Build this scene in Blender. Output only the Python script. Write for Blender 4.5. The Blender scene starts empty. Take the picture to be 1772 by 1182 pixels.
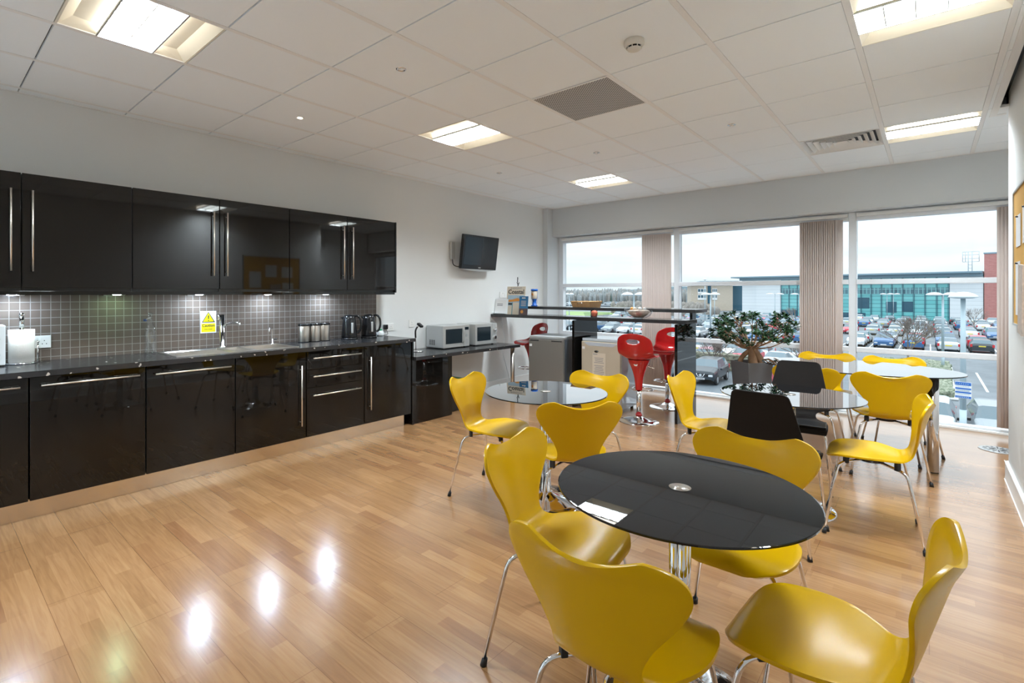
import bpy, math, random
from mathutils import Vector, Matrix
random.seed(7)
PI = math.pi
HC = 1.365
CEIL = HC + 1.3607
GZ = -4.7
COL = bpy.context.scene.collection

# ------------------------------------------------------------------ helpers
def tag(o, label=None, cat=None, group=None, kind=None):
    if label: o['label'] = label
    if cat: o['category'] = cat
    if group: o['group'] = group
    if kind: o['kind'] = kind
    return o

def empty(name, loc=(0, 0, 0), rz=0.0):
    o = bpy.data.objects.new(name, None)
    o.empty_display_size = 0.1
    o.location = loc
    o.rotation_euler = (0, 0, rz)
    COL.objects.link(o)
    return o

def copy_tree(o, parent=None, swap=None):
    c = o.copy()
    COL.objects.link(c)
    if parent: c.parent = parent
    for ch in list(o.children):
        copy_tree(ch, c)
    return c

class MB:
    def __init__(s):
        s.v = []; s.f = []; s.m = []; s.s = []
        s.T = Matrix.Identity(4)
    def add(s, vs, fs, mi=0, sm=False):
        b = len(s.v)
        for p in vs:
            s.v.append(tuple(s.T @ Vector(p)))
        for f in fs:
            s.f.append([b + i for i in f]); s.m.append(mi); s.s.append(sm)
        return s
    def box(s, x0, x1, y0, y1, z0, z1, mi=0):
        vs = [(x0,y0,z0),(x1,y0,z0),(x1,y1,z0),(x0,y1,z0),(x0,y0,z1),(x1,y0,z1),(x1,y1,z1),(x0,y1,z1)]
        return s.add(vs, [(0,3,2,1),(4,5,6,7),(0,1,5,4),(1,2,6,5),(2,3,7,6),(3,0,4,7)], mi)
    def quad(s, a, b, c, d, mi=0):
        return s.add([a,b,c,d], [(0,1,2,3)], mi)
    def cyl(s, p0, p1, r0, r1=None, n=16, mi=0, caps=True, sm=True):
        if r1 is None: r1 = r0
        p0 = Vector(p0); p1 = Vector(p1)
        d = (p1 - p0)
        q = d.to_track_quat('Z', 'Y')
        vs = []
        for p, r in ((p0, r0), (p1, r1)):
            for i in range(n):
                a = 2*PI*i/n
                vs.append(p + q @ Vector((r*math.cos(a), r*math.sin(a), 0)))
        fs = [(i, (i+1) % n, n+(i+1) % n, n+i) for i in range(n)]
        s.add(vs, fs, mi, sm)
        if caps:
            s.add(vs, [tuple(reversed(range(n))), tuple(range(n, 2*n))], mi, False)
        return s
    def tube(s, pts, r, n=8, mi=0, closed=False, caps=True):
        pts = [Vector(p) for p in pts]
        m = len(pts)
        rr = r if isinstance(r, (list, tuple)) else [r]*m
        tang = []
        for i in range(m):
            if closed: t = pts[(i+1) % m] - pts[i-1]
            else: t = pts[min(i+1, m-1)] - pts[max(i-1, 0)]
            tang.append(t.normalized())
        up = Vector((0, 0, 1))
        if abs(tang[0].dot(up)) > .9: up = Vector((1, 0, 0))
        nrm = (up - tang[0]*up.dot(tang[0])).normalized()
        vs = []
        for i in range(m):
            if i:
                nrm = (nrm - tang[i]*nrm.dot(tang[i]))
                nrm = nrm.normalized() if nrm.length > 1e-6 else Vector((1, 0, 0))
            bi = tang[i].cross(nrm)
            for k in range(n):
                a = 2*PI*k/n
                vs.append(pts[i] + nrm*(rr[i]*math.cos(a)) + bi*(rr[i]*math.sin(a)))
        fs = []
        for i in range(m if closed else m-1):
            j = (i+1) % m
            for k in range(n):
                fs.append((i*n+k, i*n+(k+1) % n, j*n+(k+1) % n, j*n+k))
        s.add(vs, fs, mi, True)
        if caps and not closed:
            s.add(vs, [tuple(reversed(range(n))), tuple(range((m-1)*n, m*n))], mi, False)
        return s
    def lathe(s, prof, c=(0, 0, 0), n=32, mi=0, sm=True):
        vs = []; m = len(prof)
        for r, z in prof:
            for i in range(n):
                a = 2*PI*i/n
                vs.append((c[0]+r*math.cos(a), c[1]+r*math.sin(a), c[2]+z))
        fs = []
        for j in range(m-1):
            for i in range(n):
                fs.append((j*n+i, j*n+(i+1) % n, (j+1)*n+(i+1) % n, (j+1)*n+i))
        return s.add(vs, fs, mi, sm)
    def prism(s, poly, axis, a, b, mi=0):
        # poly in the two other axes, extruded along axis from a to b
        def P(u, v, w):
            return {'x': (w, u, v), 'y': (u, w, v), 'z': (u, v, w)}[axis]
        n = len(poly)
        vs = [P(u, v, a) for u, v in poly] + [P(u, v, b) for u, v in poly]
        fs = [(i, (i+1) % n, n+(i+1) % n, n+i) for i in range(n)] + [tuple(reversed(range(n))), tuple(range(n, 2*n))]
        return s.add(vs, fs, mi)
    def sphere(s, c, r, n=12, mi=0, sz=1.0):
        prof = [(max(1e-4, r*math.sin(PI*i/n)), -r*sz*math.cos(PI*i/n)) for i in range(n+1)]
        return s.lathe(prof, c, n*2, mi)
    def build(s, name, mats, parent=None, bevel=0, seg=2, fix=True, loc=None):
        me = bpy.data.meshes.new(name)
        me.from_pydata(s.v, [], s.f)
        if not isinstance(mats, (list, tuple)): mats = [mats]
        for m in mats: me.materials.append(m)
        me.polygons.foreach_set('material_index', s.m)
        me.polygons.foreach_set('use_smooth', s.s)
        me.update()
        if fix:
            import bmesh
            bm = bmesh.new(); bm.from_mesh(me)
            bmesh.ops.remove_doubles(bm, verts=bm.verts, dist=1e-5)
            bmesh.ops.recalc_face_normals(bm, faces=bm.faces)
            bm.to_mesh(me); bm.free()
        o = bpy.data.objects.new(name, me)
        COL.objects.link(o)
        if parent: o.parent = parent
        if loc: o.location = loc
        if bevel:
            b = o.modifiers.new('bevel', 'BEVEL'); b.width = bevel; b.segments = seg
            b.limit_method = 'ANGLE'; b.angle_limit = math.radians(40)
            b.harden_normals = False
        return o

def fillet(pts, r, k=5):
    pts = [Vector(p) for p in pts]
    out = [pts[0]]
    for i in range(1, len(pts)-1):
        a = (pts[i-1]-pts[i]); b = (pts[i+1]-pts[i])
        ra = min(r, a.length*.45); rb = min(r, b.length*.45)
        A = pts[i] + a.normalized()*ra; B = pts[i] + b.normalized()*rb
        for j in range(k+1):
            t = j/k
            out.append(A*(1-t)**2 + pts[i]*2*t*(1-t) + B*t*t)
    out.append(pts[-1])
    return out

def smoothpath(P, n=6):
    # Catmull-Rom through tuples
    out = []
    for i in range(len(P)-1):
        p0 = P[max(i-1, 0)]; p1 = P[i]; p2 = P[i+1]; p3 = P[min(i+2, len(P)-1)]
        for j in range(n):
            t = j/n
            out.append(tuple(0.5*((2*b)+(-a+c)*t+(2*a-5*b+4*c-d)*t*t+(-a+3*b-3*c+d)*t**3) for a, b, c, d in zip(p0, p1, p2, p3)))
    out.append(tuple(P[-1]))
    return out

def text_obj(name, txt, size, mat, parent, loc, rot, extrude=0.0004, align='LEFT', bold=0.0, sx=1.0):
    cu = bpy.data.curves.new(name, 'FONT')
    cu.body = txt; cu.size = size; cu.extrude = extrude; cu.align_x = align; cu.offset = bold
    tmp = bpy.data.objects.new('t', cu); COL.objects.link(tmp)
    dg = bpy.context.evaluated_depsgraph_get()
    me = bpy.data.meshes.new_from_object(tmp.evaluated_get(dg))
    bpy.data.objects.remove(tmp); bpy.data.curves.remove(cu)
    me.materials.clear(); me.materials.append(mat)
    o = bpy.data.objects.new(name, me); COL.objects.link(o)
    o.parent = parent; o.location = loc; o.rotation_euler = rot; o.scale = (sx, 1, 1)
    return o

# ------------------------------------------------------------------ materials
def newmat(name):
    m = bpy.data.materials.new(name); m.use_nodes = True
    nt = m.node_tree
    return m, nt, nt.nodes['Principled BSDF']

def mat(name, col, rough=.5, metal=0.0, spec=.5, emit=None, es=0, coat=0, alpha=None, trans=0, bump=0, bscale=50, var=0, vscale=4):
    m, nt, b = newmat(name)
    b.inputs['Base Color'].default_value = (*col, 1)
    b.inputs['Roughness'].default_value = rough
    b.inputs['Metallic'].default_value = metal
    b.inputs['Specular IOR Level'].default_value = spec
    if coat:
        b.inputs['Coat Weight'].default_value = coat; b.inputs['Coat Roughness'].default_value = .05
    if emit:
        b.inputs['Emission Color'].default_value = (*emit, 1); b.inputs['Emission Strength'].default_value = es
    if trans: b.inputs['Transmission Weight'].default_value = trans
    if bump or var:
        tc = nt.nodes.new('ShaderNodeTexCoord')
        nz = nt.nodes.new('ShaderNodeTexNoise'); nz.inputs['Scale'].default_value = bscale if bump else vscale
        nt.links.new(tc.outputs['Object'], nz.inputs['Vector'])
        nz.inputs['Detail'].default_value = 4
        if bump:
            bp = nt.nodes.new('ShaderNodeBump'); bp.inputs['Strength'].default_value = bump; bp.inputs['Distance'].default_value = .002
            nt.links.new(nz.outputs['Fac'], bp.inputs['Height']); nt.links.new(bp.outputs['Normal'], b.inputs['Normal'])
        if var:
            n2 = nt.nodes.new('ShaderNodeTexNoise'); n2.inputs['Scale'].default_value = vscale; n2.inputs['Detail'].default_value = 5
            nt.links.new(tc.outputs['Object'], n2.inputs['Vector'])
            mx = nt.nodes.new('ShaderNodeMix'); mx.data_type = 'RGBA'
            mx.inputs['A'].default_value = (*[c*(1-var) for c in col], 1)
            mx.inputs['B'].default_value = (*[min(1, c*(1+var)) for c in col], 1)
            nt.links.new(n2.outputs['Fac'], mx.inputs['Factor']); nt.links.new(mx.outputs['Result'], b.inputs['Base Color'])
    return m

def N(nt, typ, **kw):
    n = nt.nodes.new(typ)
    for k, v in kw.items():
        if k in n.inputs: n.inputs[k].default_value = v
        else: setattr(n, k, v)
    return n

def mat_floor():
    m, nt, b = newmat('laminate floor')
    L = nt.links.new
    tc = N(nt, 'ShaderNodeTexCoord')
    def brick(w, h, off, mort, c1, c2, cm, sq=1):
        br = nt.nodes.new('ShaderNodeTexBrick'); br.offset = off; br.offset_frequency = 2
        br.inputs['Scale'].default_value = 1
        br.inputs['Brick Width'].default_value = w; br.inputs['Row Height'].default_value = h
        br.inputs['Mortar Size'].default_value = mort; br.inputs['Mortar Smooth'].default_value = .1
        br.inputs['Color1'].default_value = (*c1, 1); br.inputs['Color2'].default_value = (*c2, 1); br.inputs['Mortar'].default_value = (*cm, 1)
        br.inputs['Bias'].default_value = 0
        return br
    # every row of strips is slid by its own amount so the joints fall at random
    sep = N(nt, 'ShaderNodeSeparateXYZ'); L(tc.outputs['Object'], sep.inputs[0])
    row = N(nt, 'ShaderNodeMath', operation='DIVIDE'); L(sep.outputs['Y'], row.inputs[0]); row.inputs[1].default_value = .0655
    fl = N(nt, 'ShaderNodeMath', operation='FLOOR'); L(row.outputs[0], fl.inputs[0])
    wn = N(nt, 'ShaderNodeTexWhiteNoise', noise_dimensions='1D'); L(fl.outputs[0], wn.inputs['W'])
    ad = N(nt, 'ShaderNodeMath', operation='MULTIPLY_ADD'); L(wn.outputs['Value'], ad.inputs[0]); ad.inputs[1].default_value = 3.1; L(sep.outputs['X'], ad.inputs[2])
    cmb = N(nt, 'ShaderNodeCombineXYZ'); L(ad.outputs[0], cmb.inputs[0]); L(sep.outputs['Y'], cmb.inputs[1])
    strips = brick(.41, .0655, 0, .0005, (0, 0, 0), (1, 1, 1), (.3, .3, .3))
    L(cmb.outputs[0], strips.inputs['Vector'])
    ramp = N(nt, 'ShaderNodeValToRGB')
    L(strips.outputs['Color'], ramp.inputs[0])
    e = ramp.color_ramp.elements
    e[0].position = 0; e[0].color = (0.274, 0.135, 0.06, 1)
    e[1].position = 1; e[1].color = (0.391, 0.219, 0.101, 1)
    for p, c in ((.3, (0.35, 0.193, 0.086)), (.6, (0.318, 0.169, 0.074)), (.8, (0.369, 0.204, 0.094))):
        q = e.new(p); q.color = (*c, 1)
    # grain
    mp = N(nt, 'ShaderNodeMapping'); mp.inputs['Scale'].default_value = (1.6, 24, 1); L(cmb.outputs[0], mp.inputs[0])
    nz = N(nt, 'ShaderNodeTexNoise'); nz.inputs['Scale'].default_value = 2.2; nz.inputs['Detail'].default_value = 7; nz.inputs['Distortion'].default_value = 1.1
    L(mp.outputs[0], nz.inputs['Vector'])
    gr = N(nt, 'ShaderNodeValToRGB'); L(nz.outputs['Fac'], gr.inputs[0])
    gr.color_ramp.elements[0].position = .3; gr.color_ramp.elements[0].color = (.84, .79, .74, 1)
    gr.color_ramp.elements[1].position = .65; gr.color_ramp.elements[1].color = (1.04, 1.03, 1.02, 1)
    mx = N(nt, 'ShaderNodeMix', data_type='RGBA', blend_type='MULTIPLY'); mx.inputs['Factor'].default_value = 1
    L(ramp.outputs[0], mx.inputs['A']); L(gr.outputs[0], mx.inputs['B'])
    boards = brick(1.22, .1965, .37, .0012, (1, 1, 1), (1, 1, 1), (.62, .54, .46))
    L(tc.outputs['Object'], boards.inputs['Vector'])
    mx2 = N(nt, 'ShaderNodeMix', data_type='RGBA', blend_type='MULTIPLY'); mx2.inputs['Factor'].default_value = 1
    L(mx.outputs['Result'], mx2.inputs['A']); L(boards.outputs['Color'], mx2.inputs['B'])
    L(mx2.outputs['Result'], b.inputs['Base Color'])
    b.inputs['Roughness'].default_value = .24
    n3 = N(nt, 'ShaderNodeTexNoise'); n3.inputs['Scale'].default_value = 3; L(tc.outputs['Object'], n3.inputs['Vector'])
    mr = N(nt, 'ShaderNodeMapRange'); mr.inputs['To Min'].default_value = .17; mr.inputs['To Max'].default_value = .26
    L(n3.outputs['Fac'], mr.inputs[0]); L(mr.outputs[0], b.inputs['Roughness'])
    bp = N(nt, 'ShaderNodeBump'); bp.inputs['Strength'].default_value = .25; bp.inputs['Distance'].default_value = .0008
    L(boards.outputs['Color'], bp.inputs['Height']); L(bp.outputs['Normal'], b.inputs['Normal'])
    b.inputs['Specular IOR Level'].default_value = .8
    b.inputs['Coat Weight'].default_value = .6; b.inputs['Coat Roughness'].default_value = .16
    return m

def mat_brick2(name, plane, w, h, mort, c1, c2, cm, rough=.4, off=0.0, bump=.3, spec=.5, metal=0):
    m, nt, b = newmat(name); L = nt.links.new
    tc = N(nt, 'ShaderNodeTexCoord'); sep = N(nt, 'ShaderNodeSeparateXYZ'); L(tc.outputs['Object'], sep.inputs[0])
    cmb = N(nt, 'ShaderNodeCombineXYZ')
    L(sep.outputs[plane[0]], cmb.inputs[0]); L(sep.outputs[plane[1]], cmb.inputs[1])
    br = nt.nodes.new('ShaderNodeTexBrick'); br.offset = off
    for k, v in (('Scale', 1), ('Brick Width', w), ('Row Height', h), ('Mortar Size', mort), ('Mortar Smooth', .1), ('Bias', 0)):
        br.inputs[k].default_value = v
    br.inputs['Color1'].default_value = (*c1, 1); br.inputs['Color2'].default_value = (*c2, 1); br.inputs['Mortar'].default_value = (*cm, 1)
    L(cmb.outputs[0], br.inputs['Vector']); L(br.outputs['Color'], b.inputs['Base Color'])
    b.inputs['Roughness'].default_value = rough; b.inputs['Specular IOR Level'].default_value = spec; b.inputs['Metallic'].default_value = metal
    if bump:
        bp = N(nt, 'ShaderNodeBump', invert=True); bp.inputs['Strength'].default_value = bump; bp.inputs['Distance'].default_value = .002
        L(br.outputs['Fac'], bp.inputs['Height']); L(bp.outputs['Normal'], b.inputs['Normal'])
    return m

def mat_flecked():
    m, nt, b = newmat('black flecked laminate'); L = nt.links.new
    tc = N(nt, 'ShaderNodeTexCoord')
    nzd = N(nt, 'ShaderNodeTexNoise'); nzd.inputs['Scale'].default_value = 40; L(tc.outputs['Object'], nzd.inputs['Vector'])
    mv = N(nt, 'ShaderNodeMix', data_type='VECTOR'); mv.inputs['Factor'].default_value = .035
    L(tc.outputs['Object'], mv.inputs['A']); L(nzd.outputs['Color'], mv.inputs['B'])
    vo = N(nt, 'ShaderNodeTexVoronoi'); vo.inputs['Scale'].default_value = 24; L(mv.outputs['Result'], vo.inputs['Vector'])
    r = N(nt, 'ShaderNodeValToRGB'); L(vo.outputs['Distance'], r.inputs[0])
    r.color_ramp.elements[0].position = .15; r.color_ramp.elements[0].color = (.46, .41, .36, 1)
    r.color_ramp.elements[1].position = .22; r.color_ramp.elements[1].color = (.020, .020, .021, 1)
    # only some cells carry a fleck
    sp = N(nt, 'ShaderNodeSeparateColor'); L(vo.outputs['Color'], sp.inputs[0])
    gt = N(nt, 'ShaderNodeMath', operation='GREATER_THAN'); L(sp.outputs[0], gt.inputs[0]); gt.inputs[1].default_value = .72
    mx = N(nt, 'ShaderNodeMix', data_type='RGBA'); L(gt.outputs[0], mx.inputs['Factor'])
    mx.inputs['A'].default_value = (.022, .022, .024, 1); L(r.outputs[0], mx.inputs['B'])
    L(mx.outputs['Result'], b.inputs['Base Color'])
    b.inputs['Roughness'].default_value = .22
    return m

def mat_glass_thin(name, tint=(.95, .98, 1.0), refl=.06, dirt=0.0):
    m = bpy.data.materials.new(name); m.use_nodes = True; nt = m.node_tree; nt.nodes.clear(); L = nt.links.new
    out = N(nt, 'ShaderNodeOutputMaterial')
    tr = N(nt, 'ShaderNodeBsdfTransparent'); tr.inputs[0].default_value = (*tint, 1)
    gl = N(nt, 'ShaderNodeBsdfGlossy'); gl.inputs['Roughness'].default_value = .01; gl.inputs['Color'].default_value = (1, 1, 1, 1)
    lw = N(nt, 'ShaderNodeLayerWeight'); lw.inputs['Blend'].default_value = .5
    pw = N(nt, 'ShaderNodeMath', operation='POWER'); pw.inputs[1].default_value = 5; L(lw.outputs['Facing'], pw.inputs[0])
    ma = N(nt, 'ShaderNodeMath', operation='MULTIPLY_ADD'); ma.inputs[1].default_value = .9; ma.inputs[2].default_value = refl; L(pw.outputs[0], ma.inputs[0])
    mx = N(nt, 'ShaderNodeMixShader'); L(ma.outputs[0], mx.inputs[0]); L(tr.outputs[0], mx.inputs[1]); L(gl.outputs[0], mx.inputs[2])
    L(mx.outputs[0], out.inputs[0])
    return m

def mat_translucent(name, col, fac=.35):
    m = bpy.data.materials.new(name); m.use_nodes = True; nt = m.node_tree; nt.nodes.clear(); L = nt.links.new
    out = N(nt, 'ShaderNodeOutputMaterial')
    d = N(nt, 'ShaderNodeBsdfDiffuse'); d.inputs[0].default_value = (*col, 1)
    t = N(nt, 'ShaderNodeBsdfTranslucent'); t.inputs[0].default_value = (*col, 1)
    tc = N(nt, 'ShaderNodeTexCoord'); nz = N(nt, 'ShaderNodeTexNoise'); nz.inputs['Scale'].default_value = 90
    L(tc.outputs['Object'], nz.inputs['Vector'])
    bp = N(nt, 'ShaderNodeBump'); bp.inputs['Strength'].default_value = .2; L(nz.outputs['Fac'], bp.inputs['Height']); L(bp.outputs['Normal'], d.inputs['Normal'])
    mx = N(nt, 'ShaderNodeMixShader'); mx.inputs[0].default_value = fac
    L(d.outputs[0], mx.inputs[1]); L(t.outputs[0], mx.inputs[2]); L(mx.outputs[0], out.inputs[0])
    return m

def mat_speckle(name, c1, c2, scale, rough=.8):
    m, nt, b = newmat(name); L = nt.links.new
    tc = N(nt, 'ShaderNodeTexCoord')
    nz = N(nt, 'ShaderNodeTexNoise'); nz.inputs['Scale'].default_value = scale; nz.inputs['Detail'].default_value = 8; nz.inputs['Roughness'].default_value = .7
    L(tc.outputs['Object'], nz.inputs['Vector'])
    r = N(nt, 'ShaderNodeValToRGB'); L(nz.outputs['Fac'], r.inputs[0])
    r.color_ramp.elements[0].position = .38; r.color_ramp.elements[0].color = (*c1, 1)
    r.color_ramp.elements[1].position = .62; r.color_ramp.elements[1].color = (*c2, 1)
    L(r.outputs[0], b.inputs['Base Color']); b.inputs['Roughness'].default_value = rough
    return m

def mat_grille():
    m, nt, b = newmat('perforated grille'); L = nt.links.new
    tc = N(nt, 'ShaderNodeTexCoord'); mp = N(nt, 'ShaderNodeMapping'); mp.inputs['Rotation'].default_value = (0, 0, PI/4)
    L(tc.outputs['Object'], mp.inputs[0])
    ck = N(nt, 'ShaderNodeTexVoronoi'); ck.inputs['Scale'].default_value = 70; ck.inputs['Randomness'].default_value = 0
    L(mp.outputs[0], ck.inputs['Vector'])
    r = N(nt, 'ShaderNodeValToRGB'); L(ck.outputs['Distance'], r.inputs[0])
    r.color_ramp.elements[0].position = .34; r.color_ramp.elements[0].color = (.10, .09, .085, 1)
    r.color_ramp.elements[1].position = .42; r.color_ramp.elements[1].color = (.55, .53, .50, 1)
    L(r.outputs[0], b.inputs['Base Color']); b.inputs['Roughness'].default_value = .5
    return m

M = {}
M['floor'] = mat_floor()
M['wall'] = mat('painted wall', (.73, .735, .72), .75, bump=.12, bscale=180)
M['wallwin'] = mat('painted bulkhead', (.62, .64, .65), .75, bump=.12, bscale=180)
M['white'] = mat('white gloss paint', (.82, .82, .80), .3)
M['ceil'] = mat('ceiling tile', (.92, .96, .985), .9, bump=.25, bscale=260)
M['bar'] = mat('ceiling grid steel', (.88, .88, .87), .45)
M['ceilback'] = mat('ceiling void', (.25, .24, .22), .9)
M['gloss'] = mat('black gloss door', (.006, .005, .0042), .03, spec=.4)
M['carcass'] = mat('black carcass', (.012, .012, .012), .3)
M['worktop'] = mat_flecked()
M['bartop'] = mat('dark speckled bar top', (.028, .027, .028), .16, var=.4, vscale=120)
M['tile'] = mat_brick2('mosaic tile', ('Y', 'Z'), .0537, .0545, .0022, (.112, .086, .070), (.130, .100, .082), (.27, .245, .22), .16, 0, .5)
M['steel'] = mat('brushed steel', (.62, .58, .53), .28, 1)
M['satin'] = mat('satin steel handle', (.80, .74, .66), .3, 1)
M['chrome'] = mat('chrome', (.82, .82, .83), .06, 1)
M['plinth'] = mat('steel plinth', (.72, .62, .50), .22, 1)
M['yellow'] = mat('yellow lacquer', (.64, .375, .0005), .24, spec=.27)
M['blackply'] = mat('black stained plywood', (.013, .0105, .0095), .65, spec=.16)
M['blackpad'] = mat('black vinyl', (.015, .015, .016), .35)
M['rubber'] = mat('black rubber', (.012, .012, .012), .6)
M['black'] = mat('black plastic', (.010, .010, .011), .15)
M['blackm'] = mat('matt black', (.02, .02, .02), .5)
M['tabletop'] = mat('black glass tabletop', (.004, .0055, .007), .02, spec=.62)
def mat_tabletop():
    m = bpy.data.materials.new('black glass tabletop'); m.use_nodes = True; nt = m.node_tree; nt.nodes.clear(); L = nt.links.new
    out = N(nt, 'ShaderNodeOutputMaterial')
    d = N(nt, 'ShaderNodeBsdfDiffuse'); d.inputs[0].default_value = (.005, .006, .008, 1)
    gl = N(nt, 'ShaderNodeBsdfGlossy'); gl.inputs['Roughness'].default_value = .012; gl.inputs['Color'].default_value = (1, 1, 1, 1)
    lw = N(nt, 'ShaderNodeLayerWeight'); lw.inputs['Blend'].default_value = .5
    ma = N(nt, 'ShaderNodeValToRGB'); L(lw.outputs['Facing'], ma.inputs[0]); e = ma.color_ramp.elements
    e[0].position = 0; e[0].color = (.03, .03, .03, 1); e[1].position = 1; e[1].color = (1, 1, 1, 1)
    for p_, v_ in ((.5, .045), (.65, .14), (.78, .46), (.88, .78)):
        q_ = e.new(p_); q_.color = (v_, v_, v_, 1)
    mx = N(nt, 'ShaderNodeMixShader'); L(ma.outputs[0], mx.inputs[0]); L(d.outputs[0], mx.inputs[1]); L(gl.outputs[0], mx.inputs[2]); L(mx.outputs[0], out.inputs[0])
    return m
M['tabletop'] = mat_tabletop()
M['red'] = mat('red gloss plastic', (.40, .012, .012), .12, spec=.5)
M['redd'] = mat('red collar', (.30, .01, .01), .3)
M['frame'] = mat('white window frame', (.78, .81, .84), .35)
M['pane'] = mat_glass_thin('window glass', (.94, .98, .99), .03)
M['glass'] = mat('clear glass', (.93, .97, .98), .02, trans=1)
M['glassthin'] = mat_glass_thin('thin clear glass', (.93, .955, .965), .10)
M['blind'] = mat_translucent('blind fabric', (.80, .71, .66), .42)
M['lamp'] = mat('lit tube panel', (1, 1, 1), .5, emit=(.82, .925, 1.0), es=206)
M['lampside'] = mat('glowing perforated side', (1, 1, 1), .5, emit=(1, .95, .85), es=9)
M['louver'] = mat('aluminium louver', (.32, .31, .28), .5, .2)
M['reflector'] = mat('cream reflector', (.86, .82, .70), .5)
M['led'] = mat('lit white led', (1, 1, 1), .5, emit=(.62, .80, 1.0), es=400)
M['ledgreen'] = mat('lit greenish led', (1, 1, 1), .5, emit=(.55, 1.0, .62), es=80)
M['spot'] = mat('lit halogen', (1, 1, 1), .5, emit=(1, .85, .65), es=60)
M['offwhite'] = mat('off-white plastic', (.74, .70, .62), .4)
M['socket'] = mat('white socket plastic', (.80, .79, .76), .25)
M['silver'] = mat('silver plastic', (.55, .55, .53), .32, .5)
M['silverd'] = mat('grey enamel', (.42, .43, .43), .35, .2)
M['fridgegrey'] = mat('grey-brown fridge door', (.20, .185, .165), .38, .3)
M['fridgecream'] = mat('cream fridge door', (.52, .45, .345), .35, .1)
M['fridgeside'] = mat('pale grey fridge side', (.55, .60, .66), .08, .1)
M['fridgesided'] = mat('dark grey fridge side', (.10, .115, .14), .15)
M['screen'] = mat('tv screen', (.012, .020, .026), .12)
M['paper'] = mat('white paper', (.80, .80, .80), .8)
M['papercream'] = mat('cream paper', (.62, .54, .43), .8)
M['towel'] = mat('white paper towel', (.85, .82, .76), .9, bump=.6, bscale=160)
M['ink'] = mat('black ink', (.02, .02, .02), .7)
M['inkgrey'] = mat('grey print', (.22, .22, .24), .7)
M['navy'] = mat('navy print', (.02, .04, .12), .6)
M['signyellow'] = mat('warning yellow', (.85, .68, .0), .4)
M['blue'] = mat('blue plastic', (.01, .10, .42), .3)
M['bluebook'] = mat('blue print', (.02, .14, .30), .5)
M['tan'] = mat('woven tan wicker', (.42, .24, .10), .6, bump=.6, bscale=120, var=.3, vscale=60)
M['apple'] = mat('red-yellow apple', (.45, .10, .05), .3, var=.6, vscale=12)
M['orange'] = mat('orange print', (.60, .24, .04), .6)
M['teal'] = mat('teal cover', (.06, .25, .30), .5)
M['cork'] = mat('ochre noticeboard felt', (.62, .33, .045), .9, bump=.3, bscale=300)
M['news'] = mat('newsprint', (.50, .42, .36), .85, var=.35, vscale=40)
M['pot'] = mat('grey planter', (.115, .115, .12), .45)
M['bark'] = mat('pale brown bark', (.30, .17, .09), .7, bump=.5, bscale=40, var=.35, vscale=14)
M['leaf'] = mat('dark green leaf', (.014, .055, .014), .45, spec=.3, var=.5, vscale=9)
M['soil'] = mat('brown bark chips', (.10, .05, .03), .9, bump=1, bscale=80)
M['greenplast'] = mat('green cap', (.0, .35, .12), .4)
M['milky'] = mat('milky plastic', (.80, .84, .86), .35)
M['grille'] = mat_grille()
M['pebble'] = mat('potpourri', (.36, .29, .24), .8, var=.8, vscale=30)
M['frost'] = mat('frosted glass', (.70, .76, .80), .25, trans=.55)
# outside: distant colours paled and greyed to stand for haze
M['asphalt'] = mat_speckle('wet asphalt', (.080, .102, .120), (.135, .162, .185), .35, .5)
M['line'] = mat('white road paint', (.75, .78, .80), .6)
M['grass'] = mat_speckle('mown grass', (.16, .26, .08), (.26, .36, .13), .2)
M['wood'] = mat_speckle('hazed winter woodland', (.20, .22, .225), (.30, .325, .33), .9)  # tree colour lightened and greyed to imitate distance haze
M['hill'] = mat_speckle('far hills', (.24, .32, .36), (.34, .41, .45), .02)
M['hedge'] = mat_speckle('clipped hedge', (.09, .10, .07), (.26, .25, .19), 6)
M['shrub'] = mat_speckle('low shrubs', (.06, .10, .05), (.34, .36, .28), 5)
M['twig'] = mat('bare twigs', (.20, .17, .15), .9)
M['kerb'] = mat('pale kerb', (.60, .62, .60), .8)
M['clad'] = mat_brick2('white cladding', ('X', 'Z'), 40, .9, .03, (.74, .79, .82), (.72, .77, .81), (.50, .56, .60), .5, 0, 0)
M['curtain'] = mat_brick2('teal curtain wall', ('X', 'Z'), 2.0, .92, .05, (.13, .50, .52), (.22, .60, .62), (.03, .16, .20), .12, 0, 0, .8)
M['curtaind'] = mat_brick2('dark window band', ('X', 'Z'), .75, 1.2, .08, (.04, .12, .16), (.10, .25, .30), (.22, .52, .55), .12, 0, 0, .8)
M['brick'] = mat_brick2('red brick', ('X', 'Z'), .45, .15, .02, (.42, .13, .12), (.50, .18, .16), (.48, .28, .26), .8, .5, 0)
M['tanbrick'] = mat_brick2('tan brick', ('X', 'Z'), .6, .2, .03, (.50, .42, .33), (.55, .46, .36), (.55, .49, .42), .8, .5, 0)
M['roofblue'] = mat('blue-grey metal roof', (.22, .33, .40), .35, .3)
M['darkglass'] = mat('dark blue glazing', (.03, .10, .15), .1)
M['lamppost'] = mat('pale blue-grey post', (.42, .52, .57), .4, .2)
M['lamphead'] = mat('pale lamp canopy', (.72, .80, .84), .3)
M['signblue'] = mat('parking sign blue', (.02, .14, .50), .4)
M['tyre'] = mat('tyre', (.02, .022, .025), .7)
M['alloy'] = mat('alloy wheel', (.50, .53, .56), .3, .8)
M['carglass'] = mat('car glass', (.07, .12, .15), .06, spec=.8)
M['tail'] = mat('red tail lamp', (.55, .02, .03), .2)
M['headlamp'] = mat('clear headlamp', (.75, .80, .85), .1, .4)
M['plateY'] = mat('yellow plate', (.75, .60, .08), .5)
M['plateW'] = mat('white plate', (.80, .82, .84), .5)
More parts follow.
